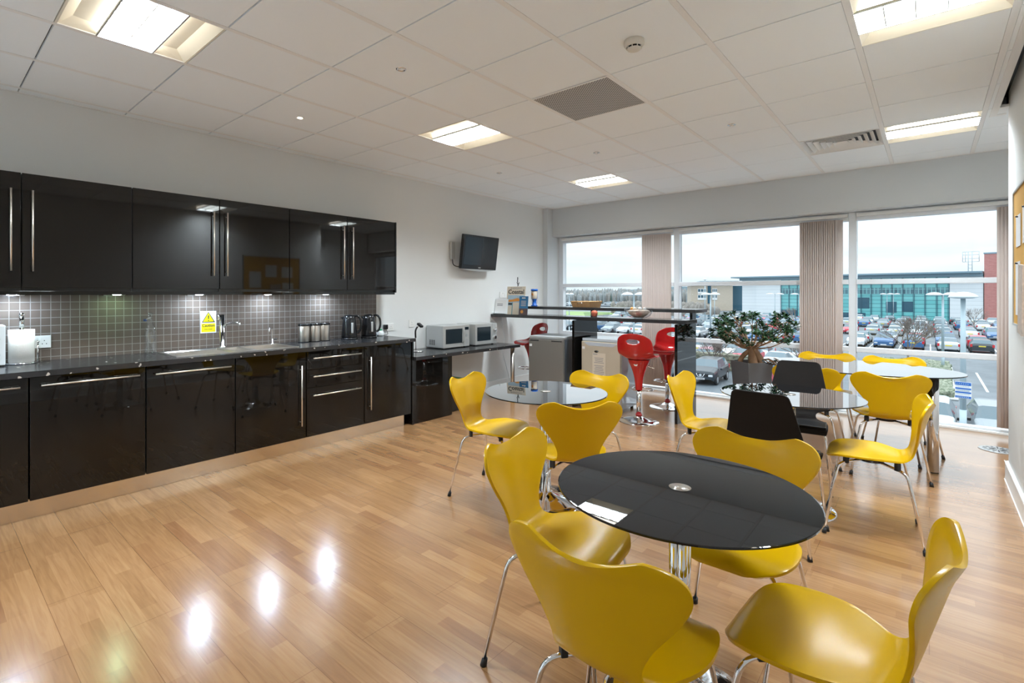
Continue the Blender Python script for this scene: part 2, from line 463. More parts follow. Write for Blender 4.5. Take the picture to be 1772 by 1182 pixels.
CARCOL = {'white': (.80, .83, .85), 'silver': (.50, .55, .58), 'grey': (.26, .30, .33), 'blue': (.04, .13, .30), 'red': (.55, .03, .06),
          'black': (.025, .035, .045), 'pink': (.62, .22, .27), 'brightblue': (.03, .22, .60)}
for k, c in CARCOL.items(): M['car_'+k] = mat('car paint '+k, c, .3, .1, coat=.25)
M['ceil2'] = mat('detector plastic', (.72, .68, .60), .5)

# ------------------------------------------------------------------ room shell
WX0, WX1 = -4.61, .435
Y0, YB = -3.2, 6.83
def struct(name, mb, m, parent=None, **k):
    o = mb.build(name, m, parent, **k)
    if not parent: o['kind'] = 'structure'
    return o

b = MB(); b.box(WX0-.2, 1.2, -.7, 7.16, -.15, 0); struct('floor', b, M['floor'])
b = MB(); b.box(WX0-.2, 1.2, Y0-.2, -.7, -.15, 0); struct('floor_2', b, mat('pale grey bounce floor', (.62, .64, .66), .5))  # unseen floor behind the camera, made pale grey to weaken the orange bounce
b = MB(); b.box(WX0-.2, WX0, Y0-.2, 7.2, -.15, CEIL+.3); struct('wall_left', b, M['wall'])
b = MB()
for a in ((WX0, -4.2, 0, CEIL+.3), (-2.35, 1.2, 0, CEIL+.3), (-4.2, -2.35, 0, .7), (-4.2, -2.35, 2.4, CEIL+.3)):
    b.box(a[0], a[1], Y0-.2, Y0, a[2], a[3])
struct('wall_back', b, M['wall'])
b = MB(); b.box(WX1, WX1+.22, Y0, 5.35, 0, CEIL+.3); struct('wall_right', b, M['wall'], bevel=.004)
b = MB(); b.box(.95, 1.2, 5.35, 7.2, 0, CEIL+.3); b.box(WX1+.22, .95, 5.2, 5.35, 0, CEIL+.3); struct('wall_recess', b, M['wall'])
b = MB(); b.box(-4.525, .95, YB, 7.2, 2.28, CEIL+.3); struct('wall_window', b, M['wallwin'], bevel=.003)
# corner pier beside the first window
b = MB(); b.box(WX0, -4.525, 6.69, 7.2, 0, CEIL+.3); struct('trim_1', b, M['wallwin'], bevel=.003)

# ceiling: tiles with grid bars
GX0, GY0 = -.2905, .4723
special = {}
def cell(cx, cy): return (round((cx-GX0-.3)/.6), round((cy-GY0-.3)/.6))
LAMPS = [(-2.9905, .7723), (-2.9905, 3.1723), (-2.9905, 5.5723), (.0095, 3.1723), (.0095, 5.5723), (-2.9905, -1.6277)]  # last one is added behind the camera to brighten the room
HIDX = set(cell(*c) for c in LAMPS) | {cell(-1.7905, 3.1723), cell(-.5905, 5.5723)}
b = MB()
b.box(WX0-.1, 1.2, Y0-.1, 7.2, CEIL+.16, CEIL+.2, 2)
def clampbox(x0, x1, y0, y1, z0, z1, mi):
    XR = 0.345 if y0 < 5.3 else .95
    x0 = max(x0, WX0+.003); x1 = min(x1, XR if y1 <= 5.5 else .95); y0 = max(y0, Y0); y1 = min(y1, YB-.003)
    if x1-x0 > .01 and y1-y0 > .01: b.box(x0, x1, y0, y1, z0, z1, mi)
for i in range(-8, 4):
    for j in range(-8, 12):
        if (i, j) in HIDX: continue
        x = GX0+.6*i; y = GY0+.6*j
        clampbox(x+.0165, x+.5835, y+.0045, y+.5955, CEIL, CEIL+.018, 0)
for i in range(-7, 3):
    x = GX0+.6*i
    clampbox(x-.0150, x+.0150, Y0, YB, CEIL-.0015, CEIL+.012, 1)
for j in range(-7, 12):
    y = GY0+.6*j
    for i in range(-8, 4):
        x = GX0+.6*i
        clampbox(x+.0150, x+.5850, y-.0045, y+.0045, CEIL+.005, CEIL+.018, 1)
# perimeter angle
b.box(WX0, WX0+.024, Y0, YB, CEIL-.002, CEIL+.012, 1)
b.box(WX0+.024, .95, YB-.024, YB, CEIL-.002, CEIL+.012, 1)
# light-tight backing above the tile joints
b.box(WX0, .34, Y0, 5.5, CEIL+.13, CEIL+.14, 2)
struct('ceiling', b, [M['ceil'], M['bar'], M['ceilback']])
# blind slot beside the right wall
b = MB(); b.box(.345, .385, Y0, 5.5, CEIL-.004, CEIL+.14); b.box(.385, WX1, 5.46, 5.5, CEIL-.004, CEIL+.14)
struct('trim_2', b, M['bar'], bevel=.002)
b = MB(); b.box(.385, WX1, Y0, 5.46, CEIL+.12, CEIL+.14); struct('trim_3', b, M['blackm'])
# skirtings
b = MB(); b.box(WX1-.018, WX1, Y0, 5.37, 0, .135); b.box(WX1-.018, WX1+.24, 5.35, 5.37, 0, .135); struct('baseboard_right', b, M['white'], bevel=.004)
b = MB(); b.box(WX0, WX0+.018, 3.52, 6.69, 0, .14); b.box(WX0, -4.507, 6.672, 6.69, 0, .14); struct('baseboard_left', b, M['white'], bevel=.004)

# windows
def window(n, x0, x1):
    f = MB()
    ya, yb = 7.02, 7.12
    f.box(x0-.035, x0+.035, ya, yb, 0, 2.28)
    if n == 3: f.box(x1-.035, x1+.035, ya, yb, 0, 2.28)
    f.box(x0+.035, x1-.035, ya, yb, 2.19, 2.28)
    f.box(x0+.035, x1-.035, ya, yb, 0, .045)
    o = struct('window_%d' % n, f, M['frame'], bevel=.004)
    t = MB()
    t.box(x0+.035, x1-.035, ya-.01, yb-.01, 1.473, 1.527)
    t.build('transom', M['frame'], o, bevel=.004)
    t = MB(); t.box(x0+.035, x1-.035, ya-.01, yb-.01, .715, .768); t.build('transom', M['frame'], o, bevel=.004)
    for za, zb in ((.045, .715), (.768, 1.473), (1.527, 2.19)):
        g = MB(); g.quad((x0+.035, 7.075, za), (x1-.035, 7.075, za), (x1-.035, 7.075, zb), (x0+.035, 7.075, zb))
        g.build('pane', M['pane'], o)
    h = MB(); h.box(x0+.04, x1-.04, 6.97, 7.015, 2.225, 2.262)
    h.build('blind_track', M['white'], o, bevel=.003)
    return o
window(1, -4.49, -2.615); window(2, -2.615, -.645); window(3, -.645, .93)
for n_, (xa, xb) in ((4, (-4.2, -2.35)),):  # unseen window added behind the camera to let in extra daylight
    f = MB()
    for a in ((xa, xa+.05, .7, 2.4), (xb-.05, xb, .7, 2.4), (xa+.05, xb-.05, .7, .75), (xa+.05, xb-.05, 2.35, 2.4)): f.box(a[0], a[1], Y0-.12, Y0-.06, a[2], a[3])
    o = struct('window_%d' % n_, f, M['frame'])
    g = MB(); g.quad((xa+.05, Y0-.09, .75), (xb-.05, Y0-.09, .75), (xb-.05, Y0-.09, 2.35), (xa+.05, Y0-.09, 2.35)); g.build('pane', M['pane'], o)
b = MB(); b.box(-4.525, .95, 6.99, 7.16, 0, .022); struct('trim_4', b, M['white'], bevel=.003)

def blind(x0, x1, n, label, ang):
    r = empty('vertical_blind', ((x0+x1)/2, 6.985, 0))
    tag(r, label, 'blind', 'stacked vertical blinds')
    w = .089
    for i in range(n):
        x = x0+.02 + (x1-x0-.04)*i/(n-1) - (x0+x1)/2
        a = math.radians(ang + random.uniform(-3, 3))
        dx, dy = math.cos(a)*w/2, math.sin(a)*w/2
        s = MB()
        k = []
        for z in (.075, 2.205):
            for t in (-1, -.33, .33, 1):
                k.append((x+dx*t, dy*t + .004*(1-t*t), z))
        s.add(k, [(0,1,5,4), (1,2,6,5), (2,3,7,6)], 0, True)
        o = s.build('slat', M['blind'], r)
        md = o.modifiers.new('s', 'SOLIDIFY'); md.thickness = .0008
    c = MB(); c.box(x0-(x0+x1)/2, x1-(x0+x1)/2, -.003, .003, .070, .074); c.build('bottom_chain', M['white'], r)
blind(-3.07, -2.70, 11, 'beige vertical blind stacked at the right of the leftmost window', 28)
blind(-1.13, -.745, 17, 'beige vertical blind stacked between the middle and the right-hand window', 40)
blind(.505, .80, 11, 'beige vertical blind stacked against the right-hand wall', 35)

# ------------------------------------------------------------------ ceiling fittings
def make_lamp():
    r = empty('ceiling_light')
    f = MB()
    z = 0.0; h = .29
    # frame edge and sloping side pans; louver .255 wide in y, full length in x
    ly = .128
    f.quad((-h, -h, z), (h, -h, z), (h-.05, -h+.055, z+.045), (-h+.05, -h+.055, z+.045))
    f.quad((-h, h, z), (h, h, z), (h-.05, h-.055, z+.045), (-h+.05, h-.055, z+.045))
    for s in (-1, 1):
        f.quad((-h+.05, s*(h-.055), z+.045), (h-.05, s*(h-.055), z+.045), (h-.05, s*(ly+.004), z+.04), (-h+.05, s*(ly+.004), z+.04))
        f.quad((-h, s*h, z), (-h+.05, s*(h-.055), z+.045), (-h+.05, s*(ly+.004), z+.04), (-h, s*(ly+.004), z))
        f.quad((h, s*h, z), (h-.05, s*(h-.055), z+.045), (h-.05, s*(ly+.004), z+.04), (h, s*(ly+.004), z))
    f.box(-.3, .3, -.3, -h, z-.001, z+.012); f.box(-.3, .3, h, .3, z-.001, z+.012)
    f.box(-.3, -h, -h, h, z-.001, z+.012); f.box(h, .3, -h, h, z-.001, z+.012)
    for s in (-1, 1):
        f.box(s*.296-.003, s*.296+.003, -.299, .299, .012, .10); f.box(-.299, .299, s*.296-.003, s*.296+.003, .012, .10)
    f.box(-.299, .299, -.299, .299, .10, .105)
    f.build('frame', M['reflector'], r, fix=False)
    e = MB(); e.quad((-h, -ly, z+.058), (-h, ly, z+.058), (h, ly, z+.058), (h, -ly, z+.058)); e.build('tube_panel', M['lamp'], r, fix=False)
    e = MB()
    for s in (-1, 1): e.quad((-h+.02, s*(ly+.003), z+.012), (h-.02, s*(ly+.003), z+.012), (h-.02, s*(ly+.003), z+.04), (-h+.02, s*(ly+.003), z+.04))
    e.build('perforated_side', M['lampside'], r, fix=False)
    l = MB()
    t = .0025
    for k in range(6):
        x = -h + 2*h*k/5
        l.box(max(x-t, -h), min(x+t, h), -ly, ly, z+.004, z+.045)
    for y in (-ly, 0, ly):
        l.box(-h, h, y-t, y+t, z+.004, z+.045)
    l.build('louver', M['louver'], r)
    k = MB()
    for y in (-ly, ly): k.box(-h, h, y-.004, y+.004, z-.002, z+.004)
    k.build('louver_rim', M['silverd'], r)
    return r
lamp0 = make_lamp()
lab = ['recessed louvred ceiling light nearest the kitchen, at the upper left', 'recessed louvred ceiling light in the centre of the ceiling, near the perforated grille',
       'recessed louvred ceiling light at the far left, towards the leftmost window', 'large recessed louvred ceiling light cut by the top right edge',
       'recessed louvred ceiling light beside the slatted air diffuser', 'added recessed louvred ceiling light, unseen behind the camera on the kitchen side',
       'recessed louvred ceiling light behind the camera by the right wall']
for i, (x, y) in enumerate(LAMPS):
    o = lamp0 if i == 0 else copy_tree(lamp0)
    o.location = (x, y, CEIL)
    tag(o, lab[i], 'ceiling light', 'recessed ceiling lights')

g = empty('ceiling_grille', (-1.7905, 3.1723, CEIL)); tag(g, 'square grey perforated return-air grille set in the ceiling', 'vent')
b = MB(); b.box(-.284, .284, -.284, .284, -.001, .006); b.build('perforated_plate', M['grille'], g)
b = MB()
for a in ((-.298, .298, -.298, -.284), (-.298, .298, .284, .298), (-.298, -.284, -.284, .284), (.284, .298, -.284, .284)): b.box(*a, -.004, .01)
b.build('frame', M['bar'], g)

g = empty('air_diffuser', (-.5905, 5.5723, CEIL)); tag(g, 'square white four-way slatted air diffuser in the ceiling', 'vent')
b = MB()
for k in range(6):
    o_ = .285-.045*k; i_ = o_-.034
    for sx, sy in ((1, 0), (-1, 0), (0, 1), (0, -1)):
        if sx:
            b.quad((sx*o_, -o_, 0), (sx*o_, o_, 0), (sx*i_, i_, .03), (sx*i_, -i_, .03))
        else:
            b.quad((-o_, sy*o_, 0), (o_, sy*o_, 0), (i_, sy*i_, .03), (-i_, sy*i_, .03))
ob = b.build('slats', M['bar'], g, fix=False); md = ob.modifiers.new('s', 'SOLIDIFY'); md.thickness = .0025
b = MB(); b.box(-.298, .298, -.298, .298, .045, .05); b.build('backing', M['blackm'], g)
b = MB()
for a in ((-.298, .298, -.298, -.284), (-.298, .298, .284, .298), (-.298, -.284, -.284, .284), (.284, .298, -.284, .284)): b.box(*a, -.003, .01)
b.build('frame', M['bar'], g)

g = empty('smoke_detector', (-1.185, 2.575, CEIL)); tag(g, 'round cream smoke detector on a ceiling tile', 'smoke detector')
b = MB(); b.lathe([(0, 0), (.052, 0), (.054, -.016), (.053, -.024), (.050, -.027)], n=36); b.build('base', M['ceil2'], g)
b = MB(); b.lathe([(.050, -.027), (.046, -.033), (.040, -.036)], n=36); b.lathe([(.038, -.044), (.034, -.05), (.022, -.055), (0, -.056)], n=36)
for k in range(9):
    a = 2*PI*k/9
    b.box(.0, 0, 0, 0, 0, 0) if False else None
    b.cyl((.040*math.cos(a), .040*math.sin(a), -.034), (.037*math.cos(a), .037*math.sin(a), -.046), .003, n=6)
b.build('cover', M['ceil2'], g)
b = MB(); b.cyl((0, 0, -.03), (0, 0, -.046), .034, n=24); b.build('sensor_chamber', M['black'], g)

def downlight(x, y, lit, label):
    g = empty('downlight', (x, y, CEIL)); tag(g, label, 'downlight', 'small round downlights')
    b = MB(); b.lathe([(.018, .004), (.020, -.003), (.030, -.003), (.032, 0)], n=24); b.build('rim', M['chrome'] if not lit else M['white'], g)
    b = MB(); b.lathe([(0, -.001), (.018, -.001)] if lit else [(0, .002), (.018, .002)], n=24); b.build('bulb', M['spot'] if lit else M['ceilback'], g)
downlight(-3.636, 1.99, 1, 'small round downlight that is lit, above the kitchen units')
downlight(-2.392, 1.967, 0, 'small unlit round downlight nearest the camera, left of the smoke detector')
downlight(-1.189, 4.378, 0, 'small unlit round downlight to the left of the slatted air diffuser')
downlight(-2.40, 4.382, 0, 'small unlit round downlight halfway between the two far left ceiling lights')
downlight(-3.619, 4.389, 0, 'small unlit round downlight nearest the television wall')

# ------------------------------------------------------------------ kitchen run
XW = WX0
DF = -4.035      # lower door face
def bar_handle(parent, p0, p1, off, name='handle', mt='satin'):
    b = MB(); p0 = Vector(p0); p1 = Vector(p1); d = (p1-p0).normalized(); o = Vector(off)
    b.cyl(p0, p1, .006, n=12)
    for p in (p0+d*.035, p1-d*.035): b.cyl(p, p-o, .004, n=8)
    return b.build(name, M[mt], parent)

def base_unit(y0, y1, label, kind, hl=None):
    r = empty('base_cabinet', (XW+.003, y0, 0)); tag(r, label, 'cabinet', 'black gloss base units')
    w = y1-y0; D = DF-XW-.003
    b = MB(); b.box(0, D-.02, .002, w-.002, .12, .74 if 1 < y0 < 2 else .868); b.build('body', M['carcass'], r)
    def front(ya, yb, za, zb, nm):
        f = MB(); f.box(D-.019, D, ya+.002, yb-.002, za, zb); return f.build(nm, M['gloss'], r, bevel=.0015)
    X = D+.03
    if kind == 'top':       # one door with a horizontal bar
        d = front(0, w, .12, .862, 'door'); bar_handle(d, (X, .05, hl), (X, w-.04, hl), (.03, 0, 0))
    elif kind == 'right':
        d = front(0, w, .12, .862, 'door'); bar_handle(d, (X, w-.055, .233), (X, w-.055, .751), (.03, 0, 0))
    elif kind == 'left':
        d = front(0, w, .12, .862, 'door'); bar_handle(d, (X, .057, .249), (X, .057, .759), (.03, 0, 0))
    else:
        for za, zb, zh in ((.703, .862, .803), (.548, .70, .643), (.12, .545, .478)):
            d = front(0, w, za, zb, 'drawer'); bar_handle(d, (X, .05, zh), (X, w-.05, zh), (.03, 0, 0))
    return r
base_unit(-.135, .463, 'black gloss base cabinet cut off by the left edge', 'top', .812)
base_unit(.467, 1.067, 'black gloss base cabinet with horizontal bar handle, below the water bottle', 'top', .812)
base_unit(1.071, 1.667, 'black gloss base cabinet with horizontal bar handle, below the tall mixer tap', 'top', .808)
base_unit(1.671, 2.266, 'black gloss base cabinet with vertical bar handle at its right edge, left of the drawers', 'right')
base_unit(2.270, 2.866, 'black gloss base unit with three drawers and three horizontal handles', 'drawers')
base_unit(2.870, 3.455, 'black gloss base cabinet with vertical handle at its left edge, below the kettles', 'left')
b = MB(); b.box(XW+.003, DF+.012, 3.457, 3.477, 0, .868); tag(b.build('end_panel', M['gloss'], bevel=.001), 'black gloss end panel closing the tall worktop run at its right end', 'panel')
b = MB(); b.box(-4.10, -4.088, -.6, 3.40, 0, .118); b.box(-4.3, -4.1, 3.39, 3.40, 0, .118)
tag(b.build('plinth', M['plinth'], bevel=.001), 'brushed steel plinth along the foot of the base cabinets', 'plinth')
b = MB(); b.box(XW+.003, DF-.002, -.6, -.138, .12, .868); tag(b.build('base_cabinet', M['gloss'], bevel=.001), 'black gloss base cabinet outside the view at the near end of the run', 'cabinet', 'black gloss base units')
# worktop with cut-out for the sink
SX0, SX1, SY0, SY1 = -4.53, -4.105, 1.28, 2.24
b = MB()
zt, zb_ = .903, .868
XE = -4.0
SI = .03
bx0, bx1, by0, by1 = SX0+SI, SX1-SI, SY0+SI, SY1-SI
for a in ((XW+.002, XE, -.6, by0), (XW+.002, XE, by1, 3.485), (XW+.002, bx0, by0, by1), (bx1, XE, by0, by1)): b.box(*a, zb_, zt)
tag(b.build('worktop', M['worktop']), 'long black worktop with pale flecks over the base cabinets', 'worktop')

# sink
r = empty('sink', ((SX0+SX1)/2, (SY0+SY1)/2, zt)); tag(r, 'stainless steel inset sink with drainer in the worktop', 'sink')
hx, hy = (SX1-SX0)/2, (SY1-SY0)/2
b = MB()
def ringquad(b, o, i, zo, zi):
    (ox0, ox1, oy0, oy1), (ix0, ix1, iy0, iy1) = o, i
    O = [(ox0, oy0, zo), (ox1, oy0, zo), (ox1, oy1, zo), (ox0, oy1, zo)]
    I = [(ix0, iy0, zi), (ix1, iy0, zi), (ix1, iy1, zi), (ix0, iy1, zi)]
    for k in range(4):
        j = (k+1) % 4
        b.quad(O[k], O[j], I[j], I[k])
full = (-hx, hx, -hy, hy)
ringquad(b, full, full, .0, .004)
ringquad(b, full, (-hx+.02, hx-.02, -hy+.02, hy-.02), .004, .004)
# deck split: drainer | half bowl | bowl, along y
dr = (-hx+.03, hx-.03, -hy+.03, -.05)
hb = (-hx+.07, hx-.05, -.02, .10)
bw = (-hx+.07, hx-.03, .13, hy-.03)
def deck(x0, x1, y0, y1): b.quad((x0, y0, .004), (x1, y0, .004), (x1, y1, .004), (x0, y1, .004))
X0, X1, Yn, Yf = -hx+.02, hx-.02, -hy+.02, hy-.02
for rr_, ya, yb in ((dr, Yn, -.035), (hb, -.035, .115), (bw, .115, Yf)):
    deck(X0, rr_[0], ya, yb); deck(rr_[1], X1, ya, yb); deck(rr_[0], rr_[1], ya, rr_[2]); deck(rr_[0], rr_[1], rr_[3], yb)
ringquad(b, dr, (dr[0]+.01, dr[1]-.01, dr[2]+.01, dr[3]-.01), .004, -.006)
q = (dr[0]+.01, dr[1]-.01, dr[2]+.01, dr[3]-.01)
b.quad((q[0], q[2], -.006), (q[1], q[2], -.006), (q[1], q[3], -.006), (q[0], q[3], -.006))
for k in range(7):
    x = q[0]+.03+(q[1]-q[0]-.06)*k/6
    b.box(x-.004, x+.004, q[2]+.02, q[3]-.02, -.006, -.001)
b.build('rim', M['steel'], r, fix=False)
for nm, rc, dp in (('bowl', bw, .15), ('half_bowl', hb, .09)):
    b = MB()
    ringquad(b, rc, (rc[0]+.02, rc[1]-.02, rc[2]+.02, rc[3]-.02), .004, -dp)
    b.quad((rc[0]+.02, rc[2]+.02, -dp), (rc[1]-.02, rc[2]+.02, -dp), (rc[1]-.02, rc[3]-.02, -dp), (rc[0]+.02, rc[3]-.02, -dp))
    b.build(nm, M['steel'], r, fix=False)

# taps
r = empty('mixer_tap', (-4.535, 1.766, zt+.004)); tag(r, 'tall chrome mixer tap with long curved spout behind the sink', 'tap')
b = MB(); b.lathe([(.028, 0), (.028, .006), (.021, .012), (.020, .28), (.0, .283)], n=20); b.build('column', M['chrome'], r)
b = MB(); b.tube(smoothpath([(.012, 0, .175), (.05, .02, .20), (.12, .045, .215), (.17, .065, .212), (.185, .072, .198)]), .0095, 10); b.build('spout', M['chrome'], r)
b = MB(); b.cyl((-.0, -.028, .285), (-.0, -.028, .235), .008, n=10); b.cyl((0, -.03, .255), (0, 0, .255), .006, n=8); b.build('lever', M['chrome'], r)
r = empty('drinking_tap', (-4.515, 2.195, zt+.004)); tag(r, 'small chrome filter tap with hooked spout at the right of the sink', 'tap')
b = MB(); b.lathe([(.020, 0), (.018, .006), (.013, .01), (.013, .045), (.006, .05)], n=16); b.build('base', M['chrome'], r)
b = MB(); b.tube(smoothpath([(0, 0, .045), (0, 0, .12), (.006, -.008, .145), (.028, -.03, .152), (.045, -.045, .140), (.05, -.05, .115)]), .0055, 10); b.build('spout', M['chrome'], r)
b = MB(); b.cyl((0, .0, .04), (.028, .035, .046), .006, n=8); b.build('lever', M['black'], r)

# splashback
b = MB(); b.box(XW+.0005, XW+.009, -.6, 3.43, zt, 1.385); tag(b.build('splashback', M['tile']), 'taupe mosaic tile splashback between worktop and wall cabinets', 'splashback')

# wall cabinets
UF = -4.27
def wall_unit(y0, y1, side, label):
    r = empty('wall_cabinet', (XW+.003, y0, 1.383)); tag(r, label, 'cabinet', 'black gloss wall cabinets')
    w = y1-y0; D = UF-XW-.003
    b = MB(); b.box(0, D-.02, .001, w-.001, .0, .742); b.build('body', M['carcass'], r)
    f = MB(); f.box(D-.019, D, .002, w-.002, .022, .745); d = f.build('door', M['gloss'], r, bevel=.0015)
    y = .05 if side == 'L' else w-.05
    bar_handle(d, (D+.03, y, .125), (D+.03, y, .638), (.03, 0, 0))
wall_unit(-.14, .455, 'R', 'black gloss wall cabinet cut off by the left edge')
wall_unit(.457, 1.046, 'L', 'black gloss wall cabinet above the paper towel roll')
wall_unit(1.048, 1.642, 'R', 'black gloss wall cabinet with handle at its right edge, above the caution sign')
wall_unit(1.644, 2.236, 'L', 'black gloss wall cabinet with handle at its left edge, right above the mixer tap')
wall_unit(2.238, 2.835, 'R', 'black gloss wall cabinet above the steel canisters')
wall_unit(2.837, 3.425, 'L', 'black gloss wall cabinet at the right end, above the kettles')
b = MB(); b.box(XW+.003, UF+.004, 3.427, 3.445, 1.378, 2.13); tag(b.build('end_panel', M['gloss'], bevel=.001), 'slim black gloss side panel at the right end of the wall cabinets', 'panel')
b = MB(); b.box(-4.292, -4.272, -.5, 3.427, 1.358, 1.383); tag(b.build('light_pelmet', M['gloss'], bevel=.001), 'thin black pelmet strip under the wall cabinets', 'pelmet')

def under_light(y, green, label):
    g = empty('under_cabinet_light', (-4.44, y, 1.383)); tag(g, label, 'light', 'triangular lights under the wall cabinets')
    b = MB(); b.prism([(-.12, -.012), (-.12, -.030), (.045, -.006), (.045, 0), (-.12, 0)], 'y', -.065, .065); b.build('housing', M['steel'], g)
    # lamp disc on the sloping face
    nrm = Vector((.024, 0, -.165)).normalized()
    c = Vector((-.035, 0, -.0176)) + nrm*.0035
    b = MB(); b.cyl(c, c+nrm*.003, .031, n=24); b.build('lens', M['ledgreen'] if green else M['led'], g)
for y, gr, l in ((.437, 0, 'leftmost white under-cabinet light, above the paper towel roll'), (1.004, 1, 'greenish under-cabinet light above the glass bottle'),
                 (1.567, 0, 'white under-cabinet light above the caution sign'), (2.143, 0, 'white under-cabinet light above the filter tap'),
                 (2.732, 0, 'white under-cabinet light above the kettles')):
    under_light(y, gr, l)

# socket helper on a wall facing +x
def socket(y, z, w, h, label, gang=2, x=XW+.009, cat='socket'):
    g = empty('wall_socket', (x, y, z)); tag(g, label, cat, 'white wall sockets')
    b = MB(); b.box(0, .009, -w/2, w/2, -h/2, h/2); p = b.build('face_plate', M['socket'], g, bevel=.003)
    b = MB(); c = MB()
    for k in range(gang):
        yc = (w/2-.036) * (1 if k == 0 else -1) if gang == 2 else 0
        for dy, dz in ((0, .010), (-.011, -.012), (.011, -.012)):
            b.box(.009, .0094, yc+dy-.0025, yc+dy+.0025, dz-h*.02-.003, dz-h*.02+.003)
        c.box(.009, .0125, (yc*.3)-.006, (yc*.3)+.006, h*.12, h*.34)
    b.build('pin_hole', M['ink'], g); c.build('switch', M['white'], g)
socket(.572, 1.033, .146, .086, 'white double socket on the tiles behind the paper towel roll')
socket(3.95, 1.013, .088, .088, 'white socket on the bare wall behind the gooseneck scanner', 1, XW)
socket(3.60, .985, .146, .086, 'white double socket behind the right-hand kettle and its black plug', 2, XW)
socket(5.67, 1.35, .146, .086, 'white double socket on the wall above the bar end', 2, XW)

# caution sign
g = empty('warning_sign', (XW+.0095, 1.6785, 1.1255)); tag(g, 'white and yellow caution hot water sign on the tiles', 'sign')
b = MB(); b.box(0, .002, -.063, .063, -.0935, .0935); b.build('panel', M['paper'], g)
b = MB(); b.box(.002, .0026, -.056, .056, -.085, -.012); b.build('caption_field', M['signyellow'], g)
b = MB(); b.prism([(-.054, -.004), (.054, -.004), (0, .088)], 'x', .002, .0026); b.build('triangle_border', M['ink'], g)
b = MB(); b.prism([(-.043, .003), (.043, .003), (0, .076)], 'x', .0026, .0030); b.build('triangle', M['signyellow'], g)
b = MB(); b.prism([(-.0035, .024), (.0035, .024), (.0055, .056), (-.0055, .056)], 'x', .003, .0034); b.box(.003, .0034, -.005, .005, .008, .017); b.build('exclamation_mark', M['ink'], g)
RX = (PI/2, 0, PI/2)
text_obj('caption', 'Caution', .031, M['ink'], g, (.0027, 0, -.040), RX, align='CENTER', bold=.0006)
text_obj('caption', 'Hot water', .015, M['ink'], g, (.0027, 0, -.066), RX, align='CENTER')

# paper towel
g = empty('paper_towel_holder', (-4.505, .482, zt)); tag(g, 'chrome paper towel holder standing beside the double socket', 'holder')
b = MB(); b.lathe([(0, 0), (.082, 0), (.084, .006), (.078, .010), (0, .012)], n=36); b.build('base', M['chrome'], g)
b = MB(); b.cyl((0, 0, .01), (0, 0, .315), .011, n=16); b.sphere((0, 0, .322), .0165, 10); b.cyl((0, 0, .24), (0, 0, .31), .014, n=16); b.build('pole', M['chrome'], g)
b = MB(); b.cyl((.020, .078, .008), (.020, .078, .135), .0055, n=10); b.sphere((.020, .078, .14), .0095, 8); b.build('side_arm', M['chrome'], g)
b = MB(); b.lathe([(.018, .013), (.066, .013), (.067, .225), (.018, .225)], n=40)
tag(b.build('paper_towel_roll', M['towel'], loc=(-4.505, .482, zt)), 'thick white paper towel roll on the chrome holder', 'paper towel')

# radio / dialled appliance cut off at the left
g = empty('dial_appliance', (-4.47, .27, zt)); tag(g, 'pale appliance with two round dials cut off by the left edge', 'appliance')
b = MB(); b.box(-.07, .07, -.12, .125, .008, .262); b.build('body', M['milky'], g, bevel=.006)
for z in (.075, .175):
    b = MB(); b.cyl((.07, .075, z), (.08, .075, z), .024, n=24); b.build('dial', M['silver'], g)
b = MB(); b.box(-.06, .06, -.1, .1, 0, .01); b.build('foot', M['rubber'], g)

# glass bottle
g = empty('glass_bottle', (-4.50, 1.222, zt)); tag(g, 'clear glass swing-top bottle standing left of the sink', 'bottle')
b = MB(); b.lathe([(0, .003), (.038, .003), (.041, .012), (.041, .165), (.036, .195), (.020, .235), (.0145, .258), (.0145, .30), (.017, .302), (.017, .315), (.0125, .317)], n=28)
b.build('body', M['glassthin'], g)
b = MB(); b.tube([(.016, 0, .28), (.02, -.018, .272), (.012, -.034, .262)], .0012, 6); b.tube([(-.016, 0, .28), (-.006, -.022, .272), (.012, -.034, .262)], .0012, 6); b.build('swing_wire', M['steel'], g)
b = MB(); b.cyl((.01, -.03, .258), (.014, -.046, .262), .009, n=10); b.build('stopper', M['navy'], g)

# canisters
for i, (y, l) in enumerate(((2.488, 'left of the three steel canisters with black lids'), (2.604, 'middle of the three steel canisters with black lids'), (2.708, 'right of the three steel canisters with black lids'))):
    g = empty('storage_canister', (-4.475, y, zt)); tag(g, l, 'canister', 'three steel canisters')
    b = MB(); b.lathe([(0, 0), (.051, 0), (.052, .003), (.052, .155), (.050, .158)], n=32); b.build('body', M['steel'], g)
    b = MB(); b.lathe([(.0525, .155), (.0535, .158), (.0535, .172), (.050, .176), (0, .177)], n=32); b.build('lid', M['black'], g)
    b = MB(); b.lathe([(.0515, .0), (.0530, .0), (.0530, .006), (.052, .007)], n=32); b.build('foot_ring', M['black'], g)

